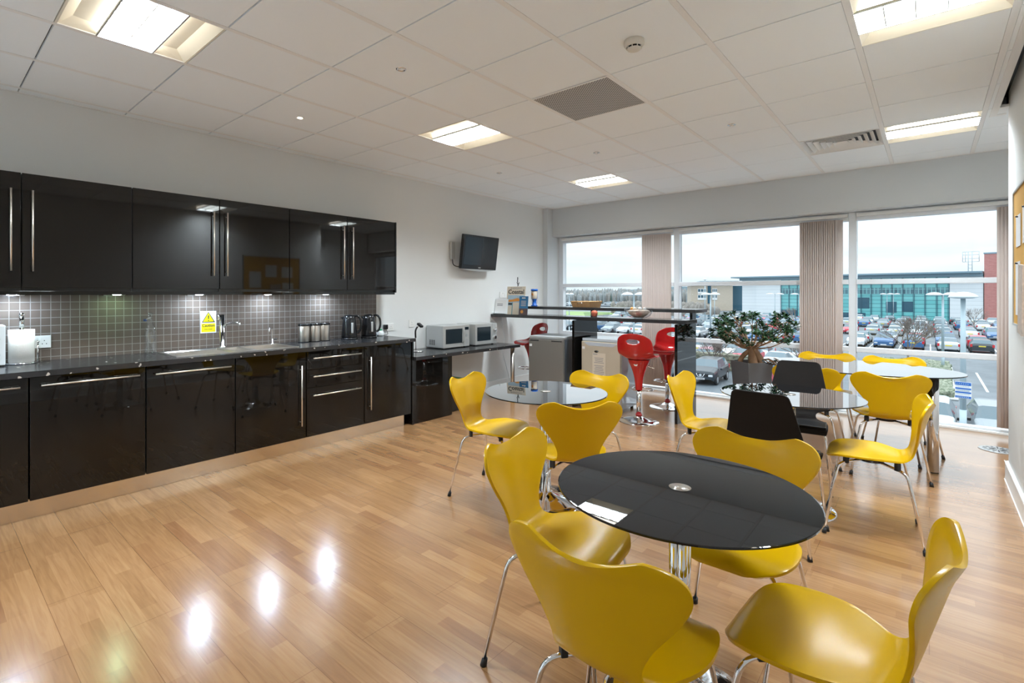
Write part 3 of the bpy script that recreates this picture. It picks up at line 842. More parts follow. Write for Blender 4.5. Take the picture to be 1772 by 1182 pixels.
# kettles
def kettle(y, label):
    g = empty('kettle', (-4.44, y, zt), math.radians(-38)); tag(g, label, 'kettle', 'two black kettles')
    b = MB(); b.lathe([(0, 0), (.082, 0), (.084, .012), (.074, .018), (.0, .02)], n=32); b.build('power_base', M['black'], g)
    b = MB(); b.lathe([(0, .020), (.078, .020), (.080, .03), (.072, .12), (.064, .20), (.058, .228), (.045, .243), (0, .25)], n=32)
    b.prism([(-.085, .222), (-.05, .232), (-.05, .185)], 'x', -.016, .016)
    b.build('body', M['black'], g)
    b = MB(); b.tube(smoothpath([(0, .045, .232), (0, .085, .235), (0, .112, .20), (0, .118, .14), (0, .105, .085), (0, .078, .062)]), [.011]*31, 10); b.build('handle', M['black'], g)
    b = MB(); b.prism([(.0, .05), (.0, .175), (.0, .05)], 'x', 0, 0) if False else None
    b.box(.062, .0755, .026, .046, .065, .17); o = b.build('water_gauge', M['silver'], g, bevel=.004)
    return g
kettle(2.972, 'left-hand black electric kettle, nearest the canisters')
kettle(3.215, 'right-hand black electric kettle, at the edge of the tiles')
g = empty('power_plug', (XW+.009, 3.545, .99)); tag(g, 'black plug and cable in the socket beside the right-hand kettle', 'plug')
b = MB(); b.box(0, .035, -.026, .026, -.026, .03); b.build('plug_body', M['black'], g, bevel=.008)
b = MB(); b.tube(smoothpath([(.03, 0, -.02), (.04, .01, -.06), (.05, .0, -.08), (.07, -.07, -.082), (.09, -.17, -.082)]), .003, 6); b.build('cable', M['black'], g)
g = empty('milk_bottle', (-4.535, 3.432, zt-.0)); g.location = (-4.53, 3.43, zt); tag(g, 'translucent plastic milk bottle with green cap at the worktop end', 'bottle')
b = MB(); b.lathe([(0, .0), (.036, .0), (.040, .01), (.040, .035), (.030, .052), (.018, .06)], n=20); b.build('body', M['milky'], g)
b = MB(); b.cyl((0, 0, .06), (0, 0, .075), .019, n=20); b.build('cap', M['greenplast'], g)

# low counter
ZL = .707
b = MB(); b.box(XW+.002, -3.99, 3.48, 5.27, ZL-.036, ZL); tag(b.build('low_worktop', M['worktop']), 'lower black flecked worktop carrying the two microwaves', 'worktop')
b = MB(); b.box(-4.052, -4.03, 3.479, 4.05, 0, ZL-.037); tag(b.build('front_panel', M['gloss'], bevel=.001), 'black gloss panel filling the space under the lower worktop', 'panel')
g = empty('counter_leg', (-4.055, 5.19, 0)); tag(g, 'round steel leg at the free end of the lower worktop', 'leg')
b = MB(); b.cyl((0, 0, .004), (0, 0, ZL-.04), .028, n=20); b.build('tube', M['steel'], g)
b = MB(); b.cyl((0, 0, 0), (0, 0, .006), .035, n=20); b.cyl((0, 0, ZL-.042), (0, 0, ZL-.036), .038, n=20); b.build('foot_plate', M['steel'], g)
# bin under the counter
g = empty('waste_bin', (-4.25, 4.26, 0)); tag(g, 'black waste bin with green rim under the lower worktop', 'bin')
b = MB(); b.box(-.13, .13, -.13, .13, 0, .33); b.build('body', M['black'], g, bevel=.01)
b = MB(); b.box(-.14, .14, -.14, .14, .33, .358); b.build('rim', M['greenplast'], g, bevel=.008)

def microwave(y0, y1, xf, label, knobs):
    g = empty('microwave_oven', (XW+.02, (y0+y1)/2, ZL)); tag(g, label, 'microwave', 'two microwave ovens')
    D = xf-XW-.02; w = (y1-y0)/2
    b = MB(); b.box(0, D-.02, -w, w, .012, .275)
    b.build('case', M['silverd'] if not knobs else M['silver'], g, bevel=.006)
    for yy in (-w+.04, w-.04):
        b = MB(); b.cyl((D-.05, yy, 0), (D-.05, yy, .013), .014, n=10); b.build('foot', M['rubber'], g)
    s = w*2
    pw = .105
    b = MB(); b.box(D-.02, D, -w, w-pw, .012, .275); d = b.build('door', M['silver'], g, bevel=.005)
    b = MB(); b.box(D, D+.002, -w+.035, w-pw-.028, .06, .235); b.build('window', M['screen'], d, bevel=.001)
    b = MB(); b.box(D-.02, D-.001, w-pw+.002, w, .012, .275); p = b.build('control_panel', M['silver'], g, bevel=.004)
    if knobs:
        for z in (.19, .09):
            b = MB(); b.cyl((D, w-pw/2, z), (D+.02, w-pw/2, z), .021, n=20); b.build('knob', M['chrome'], p)
    else:
        b = MB(); b.box(D-.001, D+.001, w-pw+.022, w-.018, .215, .25); b.build('display', M['screen'], p)
        b = MB()
        for k in range(4): b.box(D-.001, D+.0012, w-pw+.03, w-.025, .045+.014*k, .053+.014*k)
        b.cyl((D-.001, w-pw/2, .145), (D+.003, w-pw/2, .145), .018, n=16)
        b.build('buttons', M['silverd'], p)
        b = MB(); b.tube(smoothpath([(D+.002, w-pw-.018, .06), (D+.022, w-pw-.018, .09), (D+.024, w-pw-.018, .20), (D+.002, w-pw-.018, .24)]), .006, 8); b.build('handle', M['silver'], d)
    b = MB()
    for a in range(4):
        for c in range(3):
            b.box(.06+.035*c+(.05 if c == 2 else 0)*0, .085+.035*c, -w-.0012, -w+.001, .045+.016*a, .055+.016*a)
    b.build('vent_slots', M['ink'], g)
    return g
microwave(4.165, 4.615, -4.285, 'left-hand silver microwave with push buttons on the lower worktop', False)
microwave(4.70, 5.13, -4.265, 'right-hand silver microwave with two round knobs on the lower worktop', True)

# gooseneck scanner
g = empty('scanner_stand', (-4.36, 3.83, ZL)); tag(g, 'small gooseneck scanner stand with black head at the end of the kettle worktop', 'scanner')
b = MB(); b.lathe([(0, 0), (.06, 0), (.062, .006), (.05, .010), (0, .012)], n=28); b.build('base', M['chrome'], g)
b = MB(); b.tube(smoothpath([(0, -.03, .01), (0, -.035, .12), (0, -.035, .22), (.005, -.02, .27), (.02, .0, .30)]), .0065, 10); b.build('stem', M['chrome'], g)
b = MB(); b.tube(smoothpath([(0, -.034, .16), (0, -.035, .24), (.01, -.015, .285)]), .010, 10); b.build('grip', M['black'], g)
b = MB(); b.T = Matrix.Translation((.025, .005, .305)) @ Matrix.Rotation(.5, 4, 'Y'); b.box(-.03, .045, -.022, .022, -.012, .014); b.build('head', M['black'], g, bevel=.006)

# television
g = empty('television', (XW, 4.99, 1.91)); tag(g, 'small black flat television on a wall bracket', 'television')
b = MB(); b.box(0, .015, -.10, .10, -.10, .10); b.box(.012, .10, -.03, .03, -.03, .03); b.build('bracket', M['silverd'], g)
b = MB(); b.box(.02, .06, -.42, -.36, -.1, .12); b.build('connector_box', M['silver'], g, bevel=.004)
b = MB(); b.tube(smoothpath([(.04, -.39, -.1), (.05, -.38, -.17), (.07, -.3, -.19), (.1, -.25, -.12)]), .006, 6); b.build('cable', M['black'], g)
tv = MB(); tv.T = Matrix.Translation((.16, 0, 0)) @ Matrix.Rotation(math.radians(8), 4, 'Y')
H, W2 = .222, .345
tv.box(-.03, .022, -W2, W2, -H, H)
o = tv.build('casing', M['black'], g, bevel=.008)
t2 = MB(); t2.T = tv.T; t2.box(.0222, .0235, -W2+.035, W2-.035, -H+.058, H-.03); t2.build('screen', M['screen'], g)
t3 = MB(); t3.T = tv.T
pts = [(-W2+.005, -H+.004)] + [(-W2+.005+(2*W2-.01)*k/10, -H-.026*math.sin(PI*k/10)) for k in range(11)] + [(W2-.005, -H+.004)]
t3.prism(pts, 'x', -.015, .018); t3.build('speaker_bar', M['silverd'], g)
t4 = MB(); t4.T = tv.T; t4.box(.0225, .0245, -.022, .022, -H+.018, -H+.03); t4.build('badge', M['silver'], g)

# ------------------------------------------------------------------ bar
ZB1, ZB2 = 1.085, 1.195
bar = empty('breakfast_bar'); tag(bar, 'two-level dark breakfast bar on glossy black panels before the windows', 'bar')
b = MB(); b.box(XW+.002, -1.915, 5.40, 5.755, ZB1-.04, ZB1); b.build('counter', M['bartop'], bar, bevel=.003)
b = MB(); b.box(-4.16, -1.885, 5.60, 6.0, ZB2-.036, ZB2); b.build('raised_shelf', M['bartop'], bar, bevel=.003)
def bar_panel(x):
    b = MB(); b.prism([(5.31, 0), (5.875, 0), (5.875, ZB2-.037), (5.757, ZB2-.037), (5.757, ZB1-.041), (5.31, ZB1-.041)], 'x', x-.03, x)
    b.build('upright_panel', M['gloss'], bar, bevel=.001)
bar_panel(-1.967)
bar_panel(-3.205)

def fridge(loc, rz, w, d, h, doormat, sidemat, label, cream):
    g = empty('under_counter_fridge', loc, rz); tag(g, label, 'fridge', 'two small fridges under the bar')
    b = MB(); b.box(-w/2, w/2, .05, d, .03, h-.035); b.build('cabinet', sidemat, g, bevel=.006)
    b = MB(); b.box(-w/2-.002, w/2+.002, .02, d, h-.033, h); b.build('top', M['fridgeside'] if cream else M['silverd'], g, bevel=.006)
    b = MB(); b.box(-w/2, w/2, 0, .047, .05, h-.037); dr = b.build('door', doormat, g, bevel=.005)
    if cream:
        b = MB(); b.prism([(-w/2+.03, h-.045), (w/2-.03, h-.045), (w/2-.09, h-.085), (-w/2+.09, h-.085)], 'y', -.002, .01); b.build('handle', M['fridgeside'], dr)
        b = MB(); b.lathe([(0, .0), (.022, 0), (.022, .003), (0, .003)], n=20); o = b.build('badge', M['black'], dr); o.rotation_euler = (PI/2, 0, 0); o.location = (-.05, -.001, h-.15); o.scale = (1.2, .6, 1)
    else:
        b = MB(); b.box(-w/2+.02, -w/2+.14, -.003, .01, h-.062, h-.045); b.box(w/2-.16, w/2-.02, -.003, .01, h-.062, h-.045); b.build('handle', M['blackm'], dr)
    b = MB(); b.box(-w/2+.01, -w/2+.045, -.0015, .001, h-.13, h-.10); b.build('energy_label', M['paper'], dr)
    for sx in (-1, 1):
        for yy in (.08, d-.08):
            b = MB(); b.cyl((sx*(w/2-.04), yy, 0), (sx*(w/2-.04), yy, .032), .018, n=10); b.build('foot', M['rubber'], g)
    return g
fridge((-3.568, 5.235, 0), math.radians(8), .475, .50, .835, M['fridgegrey'], M['fridgesided'], 'grey-fronted small fridge, left of the middle bar panel', False)
f2 = fridge((-2.885, 5.36, 0), 0, .50, .47, .835, M['fridgecream'], M['fridgeside'], 'cream-fronted small fridge with a notice taped to its door', True)
g = empty('notice_sheet', (-2.90, 5.355, .55)); tag(g, 'white printed notice taped to the cream fridge door', 'notice')
b = MB(); b.box(-.085, .085, 0, .0012, -.22, .12); b.build('sheet', M['papercream'], g)
b = MB()
for k in range(14):
    if k in (0, 5): continue
    wd = random.uniform(.04, .07)
    b.box(-wd, wd, -.0004, 0, .075-.018*k, .081-.018*k)
b.box(-.078, -.02, -.0004, 0, .10, .108)
b.build('print', M['inkgrey'], g)

# cable by the counter end
b = MB(); b.tube(smoothpath([(-4.59, 5.62, 1.03), (-4.58, 5.64, .85), (-4.57, 5.66, .72), (-4.57, 5.62, .55), (-4.56, 5.70, .3), (-4.55, 5.76, .1), (-4.54, 5.8, .01)]), .004, 6)
tag(b.build('mains_cable', M['milky']), 'thin pale cable hanging down the wall under the bar', 'cable')

# items on the bar
g = empty('magazine', (-4.262, 5.50, ZB1)); tag(g, 'large cream Coastal magazine propped upright on the lower bar counter', 'magazine')
g.rotation_euler = (math.radians(-8), 0, math.radians(8))
W_, H_ = .145, .385
b = MB(); b.box(-W_, W_, 0, .005, 0, H_); b.build('cover', M['papercream'], g)
b = MB(); b.box(-W_+.02, W_-.02, -.0006, 0, .12, .265); b.build('cover_photo', mat('hazy blue print', (.32, .42, .48), .5, var=.3, vscale=20), g)
b = MB(); b.prism([(-.11, .17), (.10, .185), (.115, .205), (.02, .225), (-.04, .205), (-.11, .2)], 'y', -.0012, -.0006); b.build('cover_boat', M['orange'], g)
b = MB(); b.box(-.115, .12, -.0012, -.0006, .13, .155); b.build('cover_band', M['ink'], g)
text_obj('masthead', 'Coastal', .083, M['ink'], g, (0, -.0008, .285), (PI/2, 0, 0), align='CENTER', bold=.0015)
text_obj('masthead', 'INSIGHT', .034, M['inkgrey'], g, (0, -.0008, .35), (PI/2, 0, 0), align='CENTER', sx=1.4)
g = empty('leaflet', (-4.185, 5.46, ZB1)); tag(g, 'small cream leaflet with teal spine leaning on the magazine', 'leaflet')
g.rotation_euler = (math.radians(-6), 0, math.radians(4))
b = MB(); b.box(-.085, .075, 0, .003, 0, .165); b.build('cover', M['papercream'], g)
b = MB(); b.box(-.097, -.085, 0, .003, 0, .165); b.build('spine', M['teal'], g)
g = empty('leaflet', (-4.075, 5.44, ZB1)); tag(g, 'blue booklet leaning at the right of the magazine', 'leaflet')
g.rotation_euler = (math.radians(-6), 0, math.radians(4))
b = MB(); b.box(-.07, .07, 0, .004, 0, .25); b.build('cover', M['bluebook'], g)
b = MB(); b.box(-.069, .069, -.0005, 0, .0, .085); b.build('cover_photo', mat('dusk print', (.10, .07, .07), .5, var=.6, vscale=30), g)
b = MB(); b.cyl((-.02, -.001, .04), (-.02, 0, .04), .022, n=14); b.build('cover_light', M['orange'], g)
b = MB(); b.sphere((-.015, -.001, .225), .012, 6, sz=.7); b.sphere((.015, -.001, .225), .012, 6, sz=.7)
for k in range(4): b.box(-.04, .04, -.0006, 0, .12+.02*k, .126+.02*k)
b.build('cover_title', M['papercream'], g)
g = empty('leaflet_holder', (-4.50, 5.47, ZB1)); tag(g, 'clear stand with white leaflet at the wall end of the bar', 'holder')
b = MB(); b.T = Matrix.Rotation(math.radians(-8), 4, 'X'); b.box(-.10, .13, 0, .003, 0, .21); b.box(-.10, .13, -.06, 0, .0, .004); b.build('stand', M['milky'], g)
b = MB(); b.T = Matrix.Rotation(math.radians(-8), 4, 'X'); b.box(-.095, .1, -.002, 0, .006, .205); b.build('sheet', M['paper'], g)
b = MB(); b.T = Matrix.Rotation(math.radians(-8), 4, 'X')
for k in range(2): b.box(-.06, .04, -.003, -.002, .115+.02*k, .124+.02*k)
b.build('print', M['inkgrey'], g)
b = MB(); b.box(-.08, .08, -.035, .035, 0, .05)
tag(b.build('small_box', mat('pink patterned card', (.45, .16, .17), .6, var=.5, vscale=60), bevel=.003, loc=(-4.43, 5.60, ZB1)), 'small pink and red box lying beside the leaflet stand', 'box')
g = empty('dried_flower', (-4.36, 5.66, ZB1)); tag(g, 'orange dried flower sprig between leaflet stand and magazine', 'plant')
b = MB(); b.tube(smoothpath([(0, 0, 0), (.0, 0, .12), (.008, 0, .2)]), .003, 6); b.build('stem', M['twig'], g)
b = MB()
for k in range(9): b.sphere((random.uniform(-.02, .02), random.uniform(-.015, .015), .12+.014*k), .017, 6, sz=1.2)
b.build('bloom', M['orange'], g)
g = empty('dried_flower', (-4.285, 5.60, ZB1)); tag(g, 'dark bud twig rising behind the magazine', 'plant')
b = MB(); b.tube([(0, 0, 0), (.0, 0, .38), (-.005, 0, .50)], .002, 6); b.tube([(0, 0, .38), (.02, 0, .44)], .002, 6)
for k in range(6): b.sphere((-.003+random.uniform(-.005, .005), 0, .42+.017*k), .008, 5)
for k in range(3): b.sphere((.008+.006*k, 0, .40+.016*k), .008, 5)
b.build('twig', M['ink'], g)
# collection tin
g = empty('collection_tin', (-4.13, 5.78, ZB2)); tag(g, 'blue charity collection tin on the upper bar shelf', 'collection tin')
b = MB(); b.lathe([(0, 0), (.046, 0), (.046, .012), (.030, .018), (.030, .06)], n=20); b.lathe([(.028, .06), (.034, .09), (.038, .10)], n=20); b.build('base', M['blue'], g)
b = MB(); b.lathe([(.038, .10), (.042, .105), (.042, .205), (.038, .21)], n=24); b.build('label_wrap', M['papercream'], g)
b = MB(); b.lathe([(.038, .21), (.05, .212), (.05, .238), (0, .24)], n=24); b.build('lid', M['blue'], g)
b = MB(); b.tube(smoothpath([(-.05, 0, .22), (-.056, 0, .12), (-.04, 0, .02)]), .002, 6); b.tube(smoothpath([(.05, 0, .22), (.056, 0, .12), (.04, 0, .02)]), .002, 6); b.build('handle_strap', M['blue'], g)
b = MB(); b.box(-.018, .004, -.0435, -.040, .15, .185); b.box(.006, .012, -.0435, -.040, .14, .18); b.build('emblem', M['orange'], g)
# basket
g = empty('wicker_basket', (-3.32, 5.80, ZB2), math.radians(0)); tag(g, 'rectangular tan wicker basket on the upper bar shelf', 'basket')
b = MB()
o_, i_ = (-.14, .14, -.155, .155), (-.12, .12, -.135, .135)
vo = [(o_[0], o_[2], .072), (o_[1], o_[2], .072), (o_[1], o_[3], .072), (o_[0], o_[3], .072)]
vi = [(i_[0], i_[2], 0), (i_[1], i_[2], 0), (i_[1], i_[3], 0), (i_[0], i_[3], 0)]
for k in range(4):
    j = (k+1) % 4; b.quad(vo[k], vo[j], vi[j], vi[k])
b.quad(*vi)
o = b.build('body', M['tan'], g, fix=False); md = o.modifiers.new('s', 'SOLIDIFY'); md.thickness = .006; md.offset = 0
b = MB(); b.tube([(o_[0], o_[2], .072), (o_[1], o_[2], .072), (o_[1], o_[3], .072), (o_[0], o_[3], .072)], .005, 6, closed=True); b.build('rim', M['tan'], g)
b = MB(); b.tube(smoothpath([(-.045, -.153, .045), (-.03, -.162, .055), (.02, -.162, .055), (.035, -.153, .045)]), .005, 6); b.build('handle', M['chrome'], g)
for k in range(9):
    b = MB(); b.sphere((0, 0, 0), .032, 8, sz=.8)
    tag(b.build('wrapped_snack', [M['orange'], M['papercream'], M['tan']][k % 3], loc=(-3.32-.085+.085*(k % 3), 5.80-.09+.085*(k//3), ZB2+.030)), 'small wrapped snack inside the wicker basket', 'snack', 'snacks inside the wicker basket')
# plastic tray + apple
g = empty('plastic_tub', (-3.02, 5.52, ZB1)); tag(g, 'shallow clear plastic tub on the lower bar counter', 'tub')
b = MB()
for a, c in (((-.135, .135), (-.085, .085)),):
    vo = [(-.135, -.085, .055), (.135, -.085, .055), (.135, .085, .055), (-.135, .085, .055)]
    vi = [(-.115, -.07, .002), (.115, -.07, .002), (.115, .07, .002), (-.115, .07, .002)]
    for k in range(4):
        j = (k+1) % 4; b.quad(vo[k], vo[j], vi[j], vi[k])
    b.quad(*vi)
b.build('wall', M['glassthin'], g, fix=False)
g = empty('apple', (-3.045, 5.51, ZB1+.003)); tag(g, 'red and yellow apple in the clear plastic tub', 'apple')
b = MB(); b.lathe([(0, .006), (.02, .0), (.036, .018), (.041, .042), (.034, .066), (.018, .075), (0, .066)], n=20); b.build('flesh', M['apple'], g)
b = MB(); b.tube([(0, 0, .066), (.003, 0, .086)], .0015, 5); b.build('stem', M['bark'], g)
# glass bowl
g = empty('glass_bowl', (-2.477, 5.50, ZB1)); tag(g, 'wide clear glass bowl of potpourri on the lower bar counter', 'bowl')
b = MB(); pr = [(0, .0), (.045, .0), (.05, .004)] + [(.05+.112*math.sin(t*PI/2/8), .124-.12*math.cos(t*PI/2/8)) for t in range(1, 9)]
b.lathe(pr, n=36); b.build('glass', M['glassthin'], g)
b = MB(); b.lathe([(0, .008), (.05, .010), (.10, .045), (.128, .085), (.10, .098), (0, .105)], n=24)
o = b.build('contents', M['pebble'], g)
for k in range(7):
    a = k*.9; b = MB(); b.sphere((0, 0, 0), .022, 7)
    tag(b.build('dried_pod', [M['frost'], M['orange'], M['papercream']][k % 3], loc=(-2.477+.07*math.cos(a), 5.50+.07*math.sin(a), ZB1+.108)), 'dried pod on top of the potpourri in the glass bowl', 'dried pod', 'dried pods in the glass bowl')

# ------------------------------------------------------------------ bar stools
def make_stool():
    r = empty('bar_stool')
    # facing +y ; seat front at +y
    b = MB(); b.lathe([(0, 0), (.205, 0), (.207, .004), (.200, .009), (.14, .022), (.07, .038), (.036, .056), (.030, .062), (.0, .062)], n=48); b.build('base', M['chrome'], r)
    b = MB(); b.cyl((0, 0, .055), (0, 0, .36), .025, n=20); b.build('column', M['chrome'], r)
    b = MB(); b.cyl((0, 0, .06), (0, 0, .085), .034, .032, n=20); b.build('collar', M['redd'], r)
    b = MB()
    # funnel
    prof = smoothpath([(.036, .34), (.041, .42), (.055, .50), (.080, .575), (.105, .63), (.115, .665)], 4)
    b.lathe(prof, n=28); b.build('seat_stem', M['red'], r)
    # shell
    P = [(.205, .655, .10, 0, .0), (.200, .672, .145, 0, .006), (.16, .684, .175, 0, .012), (.06, .672, .195, 0, .03), (-.05, .666, .195, .02, .045), (-.12, .685, .19, .035, .05), (-.165, .745, .19, .055, .02), (-.185, .82, .19, .065, 0), (-.20, .89, .175, .055, -.004), (-.208, .935, .13, .035, -.012), (-.21, .952, .06, .01, -.006)]
    S = smoothpath(P, 6); NU = 26
    vs = []
    for (y, z, w, cy, cz) in S:
        for k in range(NU+1):
            u = -1+2*k/NU
            vs.append((w*u, y+cy*u*u, z+cz*u*u))
    fs = []; cut = set()
    for i in range(len(S)-1):
        for k in range(NU):
            zc = sum(vs[a][2] for a in (i*(NU+1)+k, (i+1)*(NU+1)+k))/2; xc = (vs[i*(NU+1)+k][0]+vs[i*(NU+1)+k+1][0])/2; yc = vs[i*(NU+1)+k][1]
            f = (i*(NU+1)+k, i*(NU+1)+k+1, (i+1)*(NU+1)+k+1, (i+1)*(NU+1)+k)
            if yc < -.1 and (xc/.072)**2+((zc-.866)/.027)**2 < 1: cut.update(f); continue
            fs.append(f)
    for vi_ in set(v for f in fs for v in f) & cut:
        x_, y_, z_ = vs[vi_]; a_ = math.atan2((z_-.866)/.027, x_/.072)
        vs[vi_] = (.072*math.cos(a_), y_, .866+.027*math.sin(a_))
    b = MB(); b.add(vs, fs, 0, True)
    o = b.build('seat_shell', M['red'], r)
    md = o.modifiers.new('s', 'SOLIDIFY'); md.thickness = .016; md.offset = 0
    md = o.modifiers.new('u', 'SUBSURF'); md.levels = 1; md.render_levels = 1
    # foot ring
    b = MB(); pts = [(.115*math.cos(a), .105+.105*math.sin(a), .33) for a in [2*PI*k/28 for k in range(28)]]
    b.tube(pts, .008, 8, closed=True); b.cyl((0, 0, .33), (0, .01, .33), .03, n=12); b.build('foot_ring', M['chrome'], r)
    b = MB(); b.tube([(.03, -.02, .62), (.12, -.03, .60), (.17, -.03, .585)], .005, 8); b.cyl((0, -.085, .625), (0, -.1, .625), .022, n=14); b.build('height_lever', M['chrome'], r)
    return r
st = make_stool()
st.location = (-2.326, 5.17, 0); st.rotation_euler = (0, 0, math.radians(95-90)); tag(st, 'red bar stool with its back to the room, in front of the bar', 'bar stool', 'red bar stools')
s2 = copy_tree(st); s2.location = (-2.36, 6.05, 0); s2.rotation_euler = (0, 0, math.radians(272-90)); tag(s2, 'red bar stool behind the bar, half hidden by the end panel', 'bar stool', 'red bar stools')
s3 = copy_tree(st); s3.location = (-4.19, 5.80, 0); s3.rotation_euler = (0, 0, math.radians(250-90)); tag(s3, 'red bar stool behind the grey fridge at the far left end of the bar', 'bar stool', 'red bar stools')

# ------------------------------------------------------------------ tables
def pedestal_table(x, y, label):
    r = empty('pedestal_table', (x, y, 0)); tag(r, label, 'table', 'round black glass pedestal tables')
    b = MB(); b.lathe([(0, .712), (.396, .712), (.401, .714), (.401, .719), (.398, .720), (0, .720)], n=96, sm=False); b.build('tabletop', M['tabletop'], r)
    b = MB(); b.lathe([(0, .7205), (.034, .7205), (.035, .7215), (0, .722)], n=32)
    b.build('hub_disc', M['steel'], r)
    b = MB(); b.lathe([(0, .70), (.10, .70), (.10, .711), (0, .711)], n=32); b.build('top_flange', M['chrome'], r)
    b = MB()
    for k in range(4):
        a = PI/4+k*PI/2
        b.cyl((.019*math.cos(a), .019*math.sin(a), .05), (.019*math.cos(a), .019*math.sin(a), .70), .0175, n=16)
    b.build('column', M['chrome'], r)
    b = MB(); b.lathe([(0, 0), (.250, 0), (.252, .005), (.246, .010), (.20, .018), (.12, .030), (.06, .048), (.045, .062), (0, .062)], n=64); b.build('base', M['chrome'], r)
    return r
T1 = (-.621, 1.699); T2 = (-1.902, 2.789); T3 = (-.672, 3.747)
pedestal_table(*T1, 'round black glass pedestal table nearest the camera')
pedestal_table(*T2, 'round black glass pedestal table between the kitchen and the bar')
pedestal_table(*T3, 'round black glass pedestal table with the two black chairs')
r = empty('oval_table', (-.48, 5.36, 0)); tag(r, 'oval black glass table on thick steel legs by the windows', 'table')
b = MB(); n = 96; ax, ay = .70, .50
ring = [(ax*math.cos(2*PI*k/n), ay*math.sin(2*PI*k/n)) for k in range(n)]
b.prism(ring, 'z', .737, .745); b.build('tabletop', M['tabletop'], r)
for lx, ly in ((.50, -.17), (.50, .30), (-.50, -.17), (-.50, .30)):
    b = MB(); b.cyl((lx, ly, .008), (lx, ly, .73), .037, n=24); lg = b.build('leg', M['chrome'], r)
    b = MB(); b.cyl((lx, ly, 0), (lx, ly, .009), .034, n=20); b.cyl((lx, ly, .73), (lx, ly, .737), .045, n=20); b.build('foot', M['rubber'], lg)

# ------------------------------------------------------------------ chairs
def shell_mesh(P, NU, dip, top_n, thick, m, name, parent, sub=1):
    S = smoothpath(P, 4); n = len(S)
    zs = [p[1] for p in S]; ztop = zs[-1]
    vs = []
    for (y, z, w, cy, cz) in S:
        ramp = max(0, min(1, (z-top_n)/(ztop-top_n)))**1.5 if dip else 0
        for k in range(NU+1):
            u = -1+2*k/NU
            vs.append((w*u, y+cy*u*u, z+cz*u*u-dip*ramp*(1-u*u)**1.2))
    fs = [(i*(NU+1)+k, i*(NU+1)+k+1, (i+1)*(NU+1)+k+1, (i+1)*(NU+1)+k) for i in range(n-1) for k in range(NU)]
    b = MB(); b.add(vs, fs, 0, True)
    o = b.build(name, m, parent)
    md = o.modifiers.new('s', 'SOLIDIFY'); md.thickness = thick; md.offset = 0
    md = o.modifiers.new('b', 'BEVEL'); md.width = thick*.3; md.segments = 2; md.limit_method = 'ANGLE'; md.angle_limit = math.radians(50)
    return o

def chair_leg(r, top, bend, foot, rad=.0078):
    b = MB(); b.tube(fillet([top, bend, (foot[0], foot[1], .012)], .05, 6), rad, 10)
    lg = b.build('leg', M['chrome'], r)
    d = (Vector(bend)-Vector(foot)).normalized()
    b = MB(); p = Vector((foot[0], foot[1], 0)); b.cyl(p, p+d*.028, .0125, .0105, n=12)
    b.build('foot_cap', M['rubber'], lg)

def make_yellow():
    r = empty('shell_chair')
    #     y,    z,   halfw, curveY, curveZ
    P = [(.217, .410, .070, 0, 0), (.216, .416, .108, 0, 0), (.209, .427, .140, -.003, -.001), (.193, .437, .170, -.002, -.001), (.160, .446, .195, 0, 0), (.105, .449, .210, 0, .002), (.03, .444, .212, 0, .010), (-.03, .436, .200, 0, .018),
         (-.085, .430, .168, .0, .018), (-.125, .433, .140, .004, .012), (-.158, .450, .121, .008, .006), (-.178, .478, .115, .010, 0), (-.192, .520, .122, .014, 0), (-.207, .575, .150, .022, 0), (-.222, .630, .190, .034, 0),
         (-.236, .680, .222, .046, 0), (-.246, .716, .235, .050, 0), (-.253, .742, .232, .049, 0), (-.259, .762, .220, .044, 0), (-.263, .777, .199, .036, 0), (-.2655, .786, .170, .027, 0), (-.2665, .789, .145, .020, 0)]
    shell_mesh(P, 22, .034, .70, .011, M['yellow'], 'seat_shell', r)
    for sx in (-1, 1):
        chair_leg(r, (sx*.035, .04, .408), (sx*.165, .160, .396), (sx*.232, .225, 0))
        chair_leg(r, (sx*.035, -.02, .404), (sx*.165, -.145, .392), (sx*.232, -.215, 0))
        for y0 in (.125, -.105):
            b = MB(); b.T = Matrix.Translation((sx*.128, y0, .424)) @ Matrix.Rotation(sx*math.radians(42)*(1 if y0 > 0 else -1)*-1, 4, 'Z')
            b.box(-.013, .013, -.010, .010, -.032, .010); b.build('clamp', M['rubber'], r, bevel=.003)
    b = MB(); b.cyl((0, .01, .395), (0, .01, .438), .062, n=24); b.build('centre_plate', M['black'], r)
    return r

def make_black():
    r = empty('plywood_chair')
    P = [(.225, .405, .188, 0, 0), (.222, .425, .194, 0, 0), (.205, .444, .198, 0, 0), (.12, .450, .196, 0, .0), (.03, .444, .182, 0, .004), (-.05, .436, .150, 0, .005),
         (-.12, .434, .126, 0, .004), (-.168, .446, .116, .004, 0), (-.188, .468, .118, .006, 0), (-.195, .484, .145, .010, 0), (-.199, .496, .190, .02, 0), (-.202, .508, .205, .026, 0), (-.212, .56, .196, .026, 0), (-.236, .65, .177, .024, 0),
         (-.262, .74, .159, .020, 0), (-.280, .80, .146, .016, 0), (-.288, .828, .136, .013, 0), (-.291, .841, .115, .009, 0)]
    shell_mesh(P, 16, 0, .70, .012, M['blackply'], 'seat_shell', r)
    b = MB(); b.box(-.188, .188, .03, .215, .447, .459); 
    b.build('seat_pad', M['blackpad'], r, bevel=.006)
    for sx in (-1, 1):
        chair_leg(r, (sx*.06, .12, .424), (sx*.178, .185, .418), (sx*.215, .225, 0), .0085)
        chair_leg(r, (sx*.05, -.06, .417), (sx*.16, -.13, .412), (sx*.225, -.235, 0), .0085)
    b = MB(); b.box(-.10, .10, -.08, .13, .418, .430); b.build('under_plate', M['black'], r)
    return r

